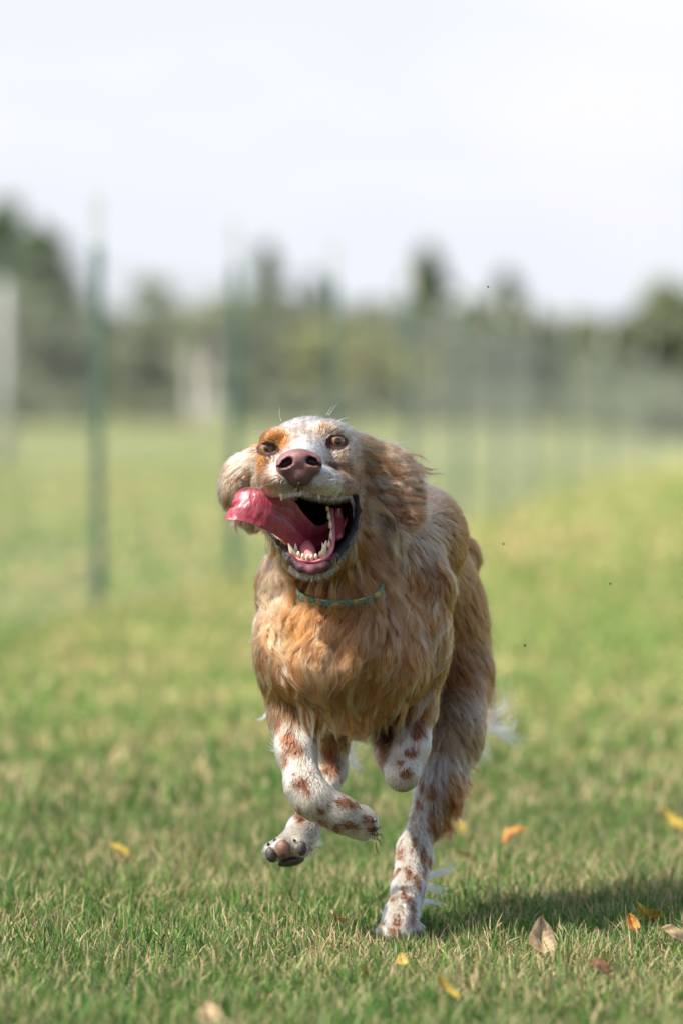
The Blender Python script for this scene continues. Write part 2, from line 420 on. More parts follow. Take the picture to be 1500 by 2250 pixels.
def place_tree(kind, k, px, ptop, d, wide, label, cat, group=None):
    """crown top appears at pixel row ptop when standing at distance d"""
    key = (kind, k); base_h = {'spruce': 6, 'leafy': 4, 'grey': 4, 'yellow': 3}[kind]
    if key not in built: built[key] = protos[key](); t = built[key]
    else: t = copy_tree(built[key])
    ptop -= 20; wide = wide * (1.35 if kind == 'spruce' else 1.1)
    h = HC + (HOR - ptop) / FPX * d
    s = h / base_h; t.location = at_depth(px, d); t.scale = (s * wide, s * wide, s); t.rotation_euler = (0, 0, rng.random() * 6.28)
    if 'group' in t: del t['group']
    tag(t, label, cat, group); return t
place_tree('spruce', 0, 92, 515, 205, 1.5, 'broad tall spruce behind the tallest fence post on the left', 'spruce')
place_tree('spruce', 1, 8, 470, 215, 1.5, 'tallest spruce at the far left end of the treeline', 'spruce')
place_tree('spruce', 2, 587, 560, 205, 1.0, 'slim pointed spruce just right of the second fence post', 'spruce')
place_tree('spruce', 1, 694, 628, 210, 1.1, 'shorter spruce rising above the dog between two posts', 'spruce')
place_tree('spruce', 0, 938, 560, 205, 1.1, 'tall pointed spruce left of the dark one on the right half', 'spruce')
place_tree('spruce', 2, 1112, 618, 208, 1.25, 'dark spruce with wide skirts right of the tall pointed one', 'spruce')
place_tree('leafy', 0, 412, 622, 214, 1.2, 'rounded olive green tree behind the pale birch trunks', 'tree')
place_tree('yellow', 0, 800, 712, 200, 1.25, 'yellow green bushy tree in the gap between the spruces', 'tree')
place_tree('leafy', 1, 1482, 600, 210, .75, 'tall olive tree at the far right edge of the treeline', 'tree')
G = 'trees of the distant treeline'
ORD = 'first second third fourth fifth sixth seventh eighth ninth tenth eleventh twelfth thirteenth fourteenth fifteenth sixteenth'.split(); seen_ = {}
for i, (kind, k, px, pt, d, w) in enumerate(sorted([
    ('grey', 0, 40, 640, 200, 1.0), ('leafy', 2, 150, 640, 212, 1.0), ('grey', 1, 200, 690, 203, 1.0), ('leafy', 0, 262, 705, 210, 1.2), ('grey', 0, 318, 700, 202, 1.1),
    ('leafy', 1, 365, 668, 210, 1.0), ('grey', 1, 470, 655, 206, 1.0), ('leafy', 2, 528, 655, 211, 1.0), ('grey', 0, 560, 690, 203, 1.0), ('spruce', 1, 640, 668, 214, 1.0),
    ('grey', 1, 640, 668, 204, 1.1), ('leafy', 0, 720, 680, 213, .9), ('grey', 0, 762, 745, 199, 1.0), ('leafy', 2, 862, 668, 213, 1.0), ('grey', 1, 900, 668, 204, 1.1),
    ('leafy', 1, 975, 662, 210, 1.0), ('grey', 0, 1020, 655, 203, 1.1), ('leafy', 0, 1062, 665, 212, 1.0), ('grey', 1, 1150, 680, 205, 1.0), ('leafy', 2, 1195, 690, 210, 1.0),
    ('leafy', 1, 1248, 690, 206, 1.2), ('leafy', 0, 1310, 695, 211, 1.2), ('grey', 0, 1360, 690, 203, 1.1), ('leafy', 2, 1410, 680, 209, 1.1), ('grey', 1, 1460, 690, 202, 1.1),
    ('leafy', 0, 1530, 680, 207, 1.1), ('leafy', 1, -40, 620, 207, 1.3), ('grey', 1, 110, 700, 199, 1.1)], key=lambda q: q[2])):
    if True:
        nm = {'grey': 'grey green leafy tree, %s of its kind from the left in the treeline', 'leafy': 'olive leafy tree, %s of its kind from the left in the treeline', 'spruce': 'small narrow spruce half hidden behind two taller spruces%s'}[kind] % ('' if kind == 'spruce' else ORD[seen_.get(kind, 0)]); seen_[kind] = seen_.get(kind, 0) + 1
        place_tree(kind, k, px, pt, d, w, nm, 'tree', G + ', ' + kind)
# low bushes near the foot of the treeline, nearer on the right
def make_bush():
    t = empty('bush'); r = random.Random(5); cs = [(r.uniform(-.9, .9), r.uniform(-.5, .5), r.uniform(.2, .8)) for _ in range(14)]
    V, F, rn, _ = leaf_cloud(cs, [(.45, .4, .32)] * 14, 1500, .08, 77); V[:, 2] = np.maximum(V[:, 2], 0)
    mesh_np('foliage', V, F, grey_m, t, smooth=False, attrs={'rnd': ('FACE', rn)})
    parts = [tube([(x * .2, y * .2, 0), (x * .6, y * .6, z * .6), (x, y, z)], [.03, .02, .008], 6) for x, y, z in cs[:8]]
    V, F = join_vf(parts); mesh_np('stem', V, F, bark_d, t); return t
b0 = None
for i, (px, d, s, nm) in enumerate([(1400, 120, 1.0, 'dark bush at the right, left of two that crowd together'), (1465, 105, 1.05, 'dark bush closest to the right edge beyond the fence'), (1345, 160, 1.1, 'low bush beyond the fence, left end of the right hand row'),
                                    (60, 190, 1.1, 'low dark bush below the tall spruces on the left'), (150, 188, 1.1, 'low bush between the left spruces and first post'), (330, 190, 1.2, 'low bush left of the pale birch trunks'),
                                    (620, 190, 1.1, 'low bush under the slim spruce'), (760, 188, 1.1, 'low bush directly above the head of the dog'), (940, 188, 1.2, 'low bush at the foot of the tall pointed spruce'), (1060, 188, 1.2, 'low bush at the foot of the dark spruce'), (1210, 185, 1.2, 'low bush right of the dark spruce')]):
    t = make_bush() if b0 is None else copy_tree(b0)
    b0 = b0 or t
    t.location = at_depth(px, d); t.scale = (s, s, s); t.rotation_euler = (0, 0, i * 1.3); tag(t, nm, 'bush', 'low bushes below the treeline')
# pale birches
for px, lab in ((428, 'left one of two slender pale birch trunks'), (466, 'right one of two slender pale birch trunks')):
    V, F, rn, _ = leaf_cloud([(0, 0, 2.7), (.15, .1, 3.0), (-.2, 0, 2.4)], [.35, .3, .3], 260, .06, px)
    t = make_tree('birch_tree', (V, F, rn), trunk_vf(3.25, .11, px, 4), leafy_m, bark_w); t.location = at_depth(px, 140); tag(t, lab, 'birch', 'pale birches')
# grey weathered post at the left
V, F = tube([(0, 0, 0), (0, 0, 1.0), (0, 0, 1.93), (0, 0, 1.96)], [.085, .08, .078, .06], 12)
o = mesh_np('wooden_post', V, F, mat_plain('weathered wood', (.40, .40, .38), .9, .2, 12)); o.location = at_depth(10, 60); tag(o, 'thick weathered grey wooden post at the left edge', 'post')

# ------------------------------------------------------------------ fallen leaves and dirt crumbs
def leaf_mat(name, c, spot):
    m, n, l, b = nodes_of(name); co = n.new('ShaderNodeTexCoord'); t = n.new('ShaderNodeTexNoise'); t.inputs['Scale'].default_value = 130; t.inputs['Detail'].default_value = 6
    l.new(co.outputs['Object'], t.inputs[0]); r = n.new('ShaderNodeValToRGB'); r.color_ramp.elements[0].position = .36; r.color_ramp.elements[1].position = .6
    r.color_ramp.elements[0].color = (*spot, 1); r.color_ramp.elements[1].color = (*c, 1); l.new(t.outputs[0], r.inputs[0])
    at = n.new('ShaderNodeAttribute'); at.attribute_name = 'vein'; mi = n.new('ShaderNodeMix'); mi.data_type = 'RGBA'; mi.inputs[7].default_value = (*[k * .45 for k in spot], 1); l.new(at.outputs['Fac'], mi.inputs[0]); l.new(r.outputs[0], mi.inputs[6])
    l.new(mi.outputs[2], b.inputs['Base Color']); b.inputs['Roughness'].default_value = .6
    tr = n.new('ShaderNodeBsdfTranslucent'); l.new(mi.outputs[2], tr.inputs[0]); s = n.new('ShaderNodeMixShader'); s.inputs[0].default_value = .3
    l.new(b.outputs[0], s.inputs[1]); l.new(tr.outputs[0], s.inputs[2]); l.new(s.outputs[0], n['Material Output'].inputs[0]); return m
LM = {'yellow': leaf_mat('yellow leaf', (.62, .46, .07), (.42, .26, .04)), 'tan': leaf_mat('tan leaf', (.62, .47, .27), (.42, .28, .13)), 'orange': leaf_mat('orange leaf', (.60, .27, .03), (.34, .13, .02)), 'brown': leaf_mat('brown leaf', (.26, .12, .05), (.13, .06, .03))}
def leaf(px, py, size, kind, tilt, spin, label, lift=.03, fold=.6, d_off=0.):
    """broad pointed toothed leaf, curled and folded along its midrib, with veins and a stalk"""
    r = random.Random(int(px)); N = 30; M = 8; V = []; F = []; ve = []
    cu1, cu2, tw = r.uniform(-.25, .35), r.uniform(.05, .2), r.uniform(-.8, .8)
    for i in range(N + 1):
        t = i / N; w = math.sin(math.pi * min(1, t) ** .72) ** .85 * .36 if 0 < t < 1 else 0
        tooth = 1 + .10 * (1 - (t * 11) % 1) ; y = t - .5
        for j in range(-M, M + 1):
            u = j / M; ww = w * (tooth if abs(u) == 1 else 1) * (1 + .12 * math.sin(7 * t + (2 if u > 0 else 0)))
            x_ = ww * u; z_ = cu1 * (t - .5) ** 2 * 2 + fold * abs(x_) * (1 - .7 * abs(u) * cu2 * 5) + .02 * math.sin(13 * t + 4 * u) + tw * x_ * (t - .5)
            V.append((x_, y, z_)); ve.append(max(math.exp(-(u / .07) ** 2), .7 * math.exp(-((((t * 8 - abs(u) * 1.6) % 1) - .5) / .09) ** 2)) * (1 if abs(u) < .95 else .3))
    for i in range(N):
        for j in range(2 * M):
            a = i * (2 * M + 1) + j; F.append((a, a + 1, a + 2 * M + 2, a + 2 * M + 1))
    V = np.array(V) * size; F = np.array(F)
    V2 = V.copy(); V2[:, 2] -= .0004; V = np.concatenate([V, V2]); n0 = len(V2); F = np.concatenate([F, F[:, ::-1] + n0])
    tv, tf = tube([(0, -.5 * size, V[M, 2]), (.02 * size, -.62 * size, V[M, 2] + .03 * size), (.05 * size, -.8 * size, V[M, 2] + .02 * size)], [.0009, .0008, .0007], 6)
    t = mesh_np('fallen_leaf', V, F, LM[kind], attrs={'vein': ('POINT', np.array(ve + ve))}); st = mesh_np('stalk', tv, tf, LM['brown'], t)
    g_ = ground_at(px, py); t.location = g_ + Vector((0, d_off, lift)); t.rotation_euler = (tilt, math.radians(r.uniform(-25, 25)), spin)
    tag(t, label, 'leaf', 'fallen autumn leaves'); return t
R_ = math.radians
leaf(1187, 2141, .050, 'tan', R_(62), .5, 'pale tan leaf standing upright in the grass right of the paw', .045)
leaf(1128, 1892, .042, 'orange', R_(35), -1.2, 'bright orange leaf with a dark stalk, right of the feathered hind leg', .04)
leaf(1466, 1866, .058, 'yellow', R_(40), .8, 'large yellow leaf at the right edge of the lawn', .045)
leaf(974, 2255, .036, 'yellow', R_(45), 1.0, 'yellow leaf in the grass below the planted paw', .04)
leaf(882, 2187, .018, 'yellow', R_(50), .2, 'small yellow leaf just below the planted paw', .04)
leaf(462, 2303, .042, 'tan', R_(50), .5, 'tan leaf cut by the bottom edge of the picture', .03)
leaf(1484, 2143, .045, 'tan', R_(40), 1.5, 'tan leaf at the right edge beside the pale brown one', .045)
leaf(1316, 2192, .028, 'brown', R_(40), .9, 'small brown leaf low in the right corner', .035)
leaf(1420, 2075, .042, 'yellow', R_(40), 2.2, 'dull yellow leaf above the tan leaf at the right', .035)
leaf(1386, 2100, .024, 'orange', R_(60), .4, 'little orange leaf between grass blades at the right', .04)
leaf(796, 2210, .016, 'yellow', R_(50), 2.0, 'tiny yellow leaf left of the yellow leaf at the bottom', .04)
leaf(1002, 1870, .030, 'yellow', R_(60), .7, 'blurred yellow leaf behind the planted leg', .04)
leaf(1022, 1935, .040, 'tan', R_(30), 1.8, 'reddish tan leaf behind the white leg feathers', .035)
leaf(262, 1922, .036, 'yellow', R_(35), 1.1, 'faint yellow leaf far left in the lawn', .035)
leaf(738, 2090, .032, 'tan', R_(30), 2.6, 'pale leaf flat in the grass left of the planted paw', .04)
crumb_m = mat_plain('dark soil', (.06, .045, .025), .95, .3, 300)
for i, (px, py, dz, s, lab) in enumerate([(1105, 1197, 300, 5, 'dirt crumb in the air nearest the dog'), (1339, 1284, 250, 5, 'dirt crumb in the air farthest right'), (1152, 1420, 200, 5, 'lowest dirt crumb in the air right of the dog'), (1071, 632, 150, 4, 'highest dirt crumb, against the treeline top')]):
    r = random.Random(i); pts = [(r.uniform(-1, 1) * .4, r.uniform(-1, 1) * .4, k * .5) for k in range(4)]
    V, F = tube(pts, [.4, .9, .8, .3], 8); V = V * s / PPM * .6
    o = mesh_np('dirt_crumb', V, F, crumb_m); o.location = PV(px, py, dz); tag(o, lab, 'dirt', 'dirt crumbs kicked up in the air')

# ------------------------------------------------------------------ the dog: one continuous body grown from a distance field
# coordinates: photograph pixels x, y and depth z, all at the dog's scale (1800 per metre)
OPS = []
def _r3(rx, ry, rz):
    a, b, c = map(math.radians, (rx, ry, rz))
    return np.array((Matrix.Rotation(c, 3, 'Z') @ Matrix.Rotation(b, 3, 'Y') @ Matrix.Rotation(a, 3, 'X')))
def ell(c, r, k=30, rot=None, op='add'):
    c = np.array(c, float); r = np.array(r, float); R = _r3(*rot).T if rot else None
    def f(X, Y, Z):
        x, y, z = X - c[0], Y - c[1], Z - c[2]
        if R is not None: x, y, z = R[0, 0] * x + R[0, 1] * y + R[0, 2] * z, R[1, 0] * x + R[1, 1] * y + R[1, 2] * z, R[2, 0] * x + R[2, 1] * y + R[2, 2] * z
        k0 = np.sqrt((x / r[0]) ** 2 + (y / r[1]) ** 2 + (z / r[2]) ** 2); k1 = np.sqrt((x / r[0] ** 2) ** 2 + (y / r[1] ** 2) ** 2 + (z / r[2] ** 2) ** 2) + 1e-9
        return k0 * (k0 - 1) / k1
    m = r.max() if rot else r
    OPS.append((op, f, c - m, c + m, k))
def cap(a, b, ra, rb, k=30, op='add'):
    a = np.array(a, float); b = np.array(b, float); ba = b - a; L2 = ba @ ba
    def f(X, Y, Z):
        x, y, z = X - a[0], Y - a[1], Z - a[2]
        t = np.clip((x * ba[0] + y * ba[1] + z * ba[2]) / L2, 0, 1)
        return np.sqrt((x - t * ba[0]) ** 2 + (y - t * ba[1]) ** 2 + (z - t * ba[2]) ** 2) - (ra + (rb - ra) * t)
    OPS.append((op, f, np.minimum(a - ra, b - rb), np.maximum(a + ra, b + rb), k))
def chain(pts, rad, k=30):
    for i in range(len(pts) - 1): cap(pts[i], pts[i + 1], rad[i], rad[i + 1], k)
def evalp(Q, ops=None):
    """field at points Q (n,3)"""
    Q = np.asarray(Q, float); X, Y, Z = Q[:, 0], Q[:, 1], Q[:, 2]; d = np.full(len(Q), 1e3)
    for op, f, lo, hi, k in (OPS if ops is None else ops):
        m = k + 40
        s = np.nonzero((X > lo[0] - m) & (X < hi[0] + m) & (Y > lo[1] - m) & (Y < hi[1] + m) & (Z > lo[2] - m) & (Z < hi[2] + m))[0]
        if not len(s): continue
        v = f(X[s], Y[s], Z[s]); a = d[s]
        if op == 'sub': v = -v; h = np.maximum(k - np.abs(a - v), 0) / k; d[s] = np.maximum(a, v) + h * h * k / 4
        else: h = np.maximum(k - np.abs(a - v), 0) / k; d[s] = np.minimum(a, v) - h * h * k / 4
    return d
def gradp(Q, e=1.5):
    Q = np.asarray(Q, float); g = np.stack([evalp(Q + e * np.eye(3)[i]) - evalp(Q - e * np.eye(3)[i]) for i in range(3)], 1)
    return g / (np.linalg.norm(g, axis=1)[:, None] + 1e-9)
def surf_z(x, y, z0=-330, z1=150):
    """depth of the first surface behind pixel x, y"""
    zz = np.arange(z0, z1, .5); d = evalp(np.stack([np.full_like(zz, x), np.full_like(zz, y), zz], 1))
    i = np.nonzero(d < 0)[0]; return zz[i[0]] if len(i) else None
def surface_nets(xs, ys, zs):
    sh = (len(xs), len(ys), len(zs)); D = np.full(sh, 60., np.float32)
    for op, f, lo, hi, k in OPS:
        m = k + 25
        i0, i1 = np.searchsorted(xs, [lo[0] - m, hi[0] + m]); j0, j1 = np.searchsorted(ys, [lo[1] - m, hi[1] + m]); k0, k1 = np.searchsorted(zs, [lo[2] - m, hi[2] + m])
        if i0 >= i1 or j0 >= j1 or k0 >= k1: continue
        v = f(xs[i0:i1, None, None], ys[None, j0:j1, None], zs[None, None, k0:k1]).astype(np.float32); a = D[i0:i1, j0:j1, k0:k1]
        if op == 'sub': v = -v; h = np.maximum(k - np.abs(a - v), 0) / k; D[i0:i1, j0:j1, k0:k1] = np.maximum(a, v) + h * h * k / 4
        else: h = np.maximum(k - np.abs(a - v), 0) / k; D[i0:i1, j0:j1, k0:k1] = np.minimum(a, v) - h * h * k / 4
    S = D < 0
    c = S[:-1, :-1, :-1].astype(np.int8)
    tot = sum(S[a:sh[0] - 1 + a, b:sh[1] - 1 + b, e:sh[2] - 1 + e].astype(np.int8) for a in (0, 1) for b in (0, 1) for e in (0, 1))
    act = (tot > 0) & (tot < 8); I, J, K = np.nonzero(act); vid = np.full(act.shape, -1, np.int64); vid[I, J, K] = np.arange(len(I))
    cor = {(a, b, e): (D[I + a, J + b, K + e], xs[I + a], ys[J + b], zs[K + e]) for a in (0, 1) for b in (0, 1) for e in (0, 1)}
    acc = np.zeros((len(I), 3)); cnt = np.zeros(len(I))
    ks = list(cor)
    for p in range(8):
        for q in range(p + 1, 8):
            a, b = ks[p], ks[q]
            if sum(abs(a[t] - b[t]) for t in range(3)) != 1: continue
            da, xa, ya, za = cor[a]; db, xb, yb, zb = cor[b]; cr_ = (da < 0) != (db < 0); t = np.where(cr_, da / (da - db + 1e-12), 0)
            acc += cr_[:, None] * np.stack([xa + (xb - xa) * t, ya + (yb - ya) * t, za + (zb - za) * t], 1); cnt += cr_
    V = acc / cnt[:, None]; F = []
    def faces(e, quad):
        n = np.array(S.shape); sl0 = [slice(None)] * 3; sl1 = [slice(None)] * 3; sl0[e] = slice(0, -1); sl1[e] = slice(1, None)
        A = S[tuple(sl0)]; B = S[tuple(sl1)]; idx = np.stack(np.nonzero(A != B), 1)
        o = [t for t in range(3) if t != e]; ok = (idx[:, o[0]] > 0) & (idx[:, o[1]] > 0) & (idx[:, o[0]] < sh[o[0]] - 1) & (idx[:, o[1]] < sh[o[1]] - 1); idx = idx[ok]
        ins = A[tuple(idx.T)]; q = []
        for du, dv in ((0, 0), (1, 0), (1, 1), (0, 1)):
            j = idx.copy(); j[:, o[0]] -= du; j[:, o[1]] -= dv; q.append(vid[tuple(j.T)])
        q = np.stack(q, 1); flip = ins if quad else ~ins
        q[flip] = q[flip][:, ::-1]; F.append(q)
    faces(0, True); faces(1, False); faces(2, True)
    return V, np.concatenate(F)

# ---- torso, neck
ell((775, 1425, 150), (168, 172, 220), 60)          # fore chest and ribcage
ell((800, 1330, 420), (150, 170, 300), 70)
ell((850, 1240, 380), (115, 110, 300), 60)          # back
ell((800, 1500, 330), (120, 110, 260), 50)          # brisket
ell((925, 1310, 760), (118, 150, 250), 70)          # loin and croup
ell((915, 1184, 400), (108, 116, 230), 45)         # high arched back
ell((1005, 1228, 920), (48, 50, 80), 34)             # hip bone
chain([(700, 1100, 60), (735, 1220, 90), (765, 1360, 130)], [92, 112, 150], 50)   # neck
ell((880, 1210, 180), (66, 95, 110), 50)            # shoulder blade, right of the picture
cap((885, 1180, 190), (935, 1290, 150), 45, 62, 40)
ell((925, 1410, 150), (64, 105, 90), 45)            # upper arm right
ell((612, 1300, 170), (45, 90, 90), 45)             # shoulder blade left
ell((622, 1435, 90), (62, 95, 90), 45)              # upper arm left
ell((700, 1480, 20), (85, 75, 80), 45)              # breast muscles
ell((850, 1480, 40), (80, 75, 80), 45)
# ---- fore leg A (left in the picture), folded at the wrist
chain([(630, 1500, 110), (643, 1575, 110), (650, 1650, 60), (668, 1728, 10), (690, 1758, 0)], [52, 46, 38, 37, 40], 26)
chain([(690, 1758, 0), (745, 1788, 10), (785, 1806, 30)], [38, 37, 36], 20)
for dx, dy, dz, r in ((12, -20, 14, 17), (24, -8, 0, 18), (26, 10, 4, 18), (14, 24, 18, 16)): cap((775, 1806, 30), (785 + dx, 1808 + dy, 34 + dz), 24, r, 10)
# ---- fore leg B, folded tight
chain([(905, 1470, 140), (912, 1560, 130), (905, 1640, 80), (886, 1700, 45)], [60, 42, 32, 33], 26)
chain([(882, 1704, 44), (866, 1672, 110), (850, 1640, 160)], [31, 27, 29], 18)
for dx, dy in ((-16, 2), (-6, -12), (8, -14)): cap((850, 1640, 160), (846 + dx, 1622 + dy, 178), 20, 14, 6)
# ---- hind leg A, paw swung forward with the pads showing
ell((800, 1420, 760), (80, 130, 150), 50)
chain([(770, 1440, 640), (725, 1560, 400), (728, 1690, 430)], [80, 52, 30], 30)
chain([(728, 1694, 430), (700, 1765, 340), (668, 1822, 210), (648, 1856, 150)], [30, 29, 31, 34], 20)
for x, y, z, r in ((600, 1872, 118, 21), (622, 1862, 112, 23), (656, 1860, 118, 22), (672, 1862, 140, 17)): cap((650, 1850, 160), (x, y, z), 26, r, 8)
# ---- hind leg B, planted
ell((985, 1420, 760), (88, 170, 165), 50)
chain([(1000, 1480, 680), (992, 1600, 560), (955, 1745, 480), (908, 1868, 430)], [80, 60, 36, 27], 35)
chain([(908, 1866, 425), (896, 1950, 360), (882, 2012, 300)], [36, 32, 35], 18)
chain([(935, 1800, 500), (934, 1890, 470), (908, 2000, 350)], [14, 13, 15], 14)
cap((880, 2016, 296), (877, 2038, 262), 37, 40, 16)
for x, y, z, r in ((846, 2048, 234, 19), (867, 2053, 212, 21), (892, 2052, 214, 20), (914, 2046, 240, 18)): cap((878, 2030, 270), (x, y, z), 24, r, 7)
# ---- tail
chain([(950, 1230, 1000), (1010, 1350, 1120), (1050, 1500, 1180), (1075, 1590, 1180)], [34, 22, 15, 9], 30)
# ---- head
ell((680, 1018, 30), (108, 100, 118), 30)
ell((600, 1065, 10), (45, 55, 70), 30); ell((755, 1075, 20), (50, 62, 75), 30)
ell((745, 1000, 0), (46, 60, 70), 25)
ell((606, 962, -54), (34, 22, 30), 24, (0, 0, -20)); ell((726, 944, -46), (34, 20, 28), 24, (0, 0, 14))     # brows
cap((668, 1000, -70), (658, 1024, -202), 54, 36, 30)                          # bridge
ell((590, 1030, -60), (32, 34, 40), 22); ell((745, 1020, -50), (34, 36, 42), 22)   # under the eyes
ell((625, 1054, -160), (50, 36, 92), 16, (0, 8, 0)); ell((694, 1058, -162), (50, 36, 90), 16, (0, -8, 0))       # lips
cap((700, 1060, -180), (748, 1066, -100), 34, 26, 14); cap((748, 1066, -100), (772, 1070, -70), 26, 15, 12)
cap((606, 1056, -160), (580, 1064, -80), 34, 26, 18)
# lower jaw and throat
cap((598, 1120, 20), (655, 1222, -140), 34, 25, 22); cap((768, 1115, 30), (712, 1220, -140), 44, 28, 22)
cap((778, 1100, -10), (742, 1198, -80), 19, 20, 16)
ell((686, 1226, -150), (52, 28, 40), 18); ell((690, 1200, -20), (80, 60, 90), 40)
ell((700, 1100, 60), (105, 110, 80), 40)
# ears: flaps blown back
ell((520, 1060, 60), (36, 58, 26), 14, (0, -18, 14)); ell((545, 1110, 66), (34, 52, 22), 14, (0, -10, -30)); cap((572, 1000, 40), (535, 1035, 60), 24, 28, 22)
ell((838, 1030, 56), (62, 46, 24), 16, (0, 15, 24)); ell((862, 1085, 60), (56, 60, 26), 16, (0, 15, 10)); cap((795, 990, 40), (840, 1020, 60), 26, 24, 22)
cap((905, 1125, 50), (872, 1190, 40), 20, 15, 12)
# ---- mouth cavity
MOUTH = np.array([(560, 1094), (600, 1096), (632, 1092), (655, 1080), (690, 1088), (735, 1094), (764, 1088), (776, 1086), (785, 1110), (782, 1150), (768, 1185), (742, 1208), (728, 1224), (690, 1234), (652, 1230), (634, 1208), (606, 1180), (572, 1150), (548, 1115)], float)
def poly_sd(X, Y, poly):
    d = np.full(np.broadcast(X, Y).shape, 1e9); s = np.ones(d.shape); n = len(poly)
    for i in range(n):
        a, b = poly[i], poly[i - 1]; ex, ey = b - a; wx, wy = X - a[0], Y - a[1]
        t = np.clip((wx * ex + wy * ey) / (ex * ex + ey * ey), 0, 1); d = np.minimum(d, (wx - ex * t) ** 2 + (wy - ey * t) ** 2)
        c1 = Y >= a[1]; c2 = Y < b[1]; c3 = ex * wy > ey * wx
        fl = (c1 & c2 & c3) | (~c1 & ~c2 & ~c3); s = np.where(fl, -s, s)
    return s * np.sqrt(d)
def mouth_f(X, Y, Z):
    d2 = poly_sd(X + 0 * Y, Y + 0 * X, MOUTH)
    return np.maximum(d2 + np.maximum(0, Z + 110) * .24, Z - 120)
OPS_SOLID = list(OPS)
# eyes: where does the face surface lie there?
EYES = []
for ex, ey, tilt, sx in ((591, 988, -8, -1), (738, 973, 6, 1)):
    z = surf_z(ex, ey); EYES.append((ex, ey, z, tilt, sx))
print('eye depth', [e[2] for e in EYES], 'lip', surf_z(656, 1060), 'chest', surf_z(760, 1400), 'chin', surf_z(686, 1230))
OPS.append(('sub', mouth_f, np.array([545, 1078, -400.]), np.array([790, 1236, 170.]), 6))
for ex, ey, z, tilt, sx in EYES:
    ell((ex, ey + .5, z + 26), (18, 9.6, 44), 6, (0, 0, tilt), 'sub')

xs = np.concatenate([np.arange(440, 505, 5), np.arange(505, 830, 2.2), np.arange(830, 960, 4), np.arange(960, 1190, 6)])
ys = np.concatenate([np.arange(870, 905, 5), np.arange(905, 1275, 2.2), np.arange(1275, 1600, 6), np.arange(1600, 2110, 3.6)])
zs = np.concatenate([np.arange(-330, 60, 2.2), np.arange(60, 320, 5), np.arange(320, 1320, 9)])
BV, BF = surface_nets(xs, ys, zs)
def in_mouth(Q): return mouth_f(Q[:, 0], Q[:, 1], Q[:, 2])

# ------------------------------------------------------------------ coat colours
ORANGE = np.array([.225, .074, .016]); TAN = np.array([.27, .125, .046]); CREAM = np.array([.50, .37, .24]); WHITE = np.array([.62, .55, .45])
CHEST = np.array([.19, .058, .022]); ROAN = np.array([.20, .078, .04])
SPOTS = [  # x, y, rx, ry, zmax
    (633, 1622, 22, 18), (650, 1650, 20, 12), (628, 1668, 10, 24), (662, 1722, 22, 12), (675, 1738, 12, 12), (612, 1590, 12, 26), (706, 1784, 9, 9), (752, 1762, 26, 13), (775, 1772, 12, 12), (762, 1814, 24, 10), (740, 1822, 14, 11),
    (704, 1806, 9, 6), (716, 1812, 6, 6), (806, 1802, 14, 10), (812, 1824, 12, 8), (722, 1768, 6, 7), (690, 1600, 10, 22),
    (726, 1660, 24, 52), (735, 1600, 26, 30),
    (892, 1700, 16, 11), (884, 1742, 24, 8), (905, 1652, 20, 16), (918, 1600, 16, 26), (848, 1725, 6, 7), (840, 1690, 6, 10), (878, 1676, 8, 8), (848, 1640, 16, 40), (862, 1610, 20, 24),
    (910, 1852, 8, 15), (880, 1872, 10, 16), (897, 1918, 8, 16), (914, 1930, 8, 20), (886, 1962, 9, 9), (894, 1976, 7, 9), (862, 1972, 7, 14), (906, 2005, 6, 34), (928, 1875, 9, 26), (938, 1888, 7, 10), (872, 2013, 14, 6), (874, 2027, 12, 5), (843, 2024, 9, 5), (866, 2046, 14, 9),
    (920, 1760, 9, 22), (905, 1790, 7, 14), (946, 1800, 12, 40), (662, 1800, 10, 8), (654, 1786, 8, 12), (880, 1998, 5, 5), (950, 1740, 18, 18)]
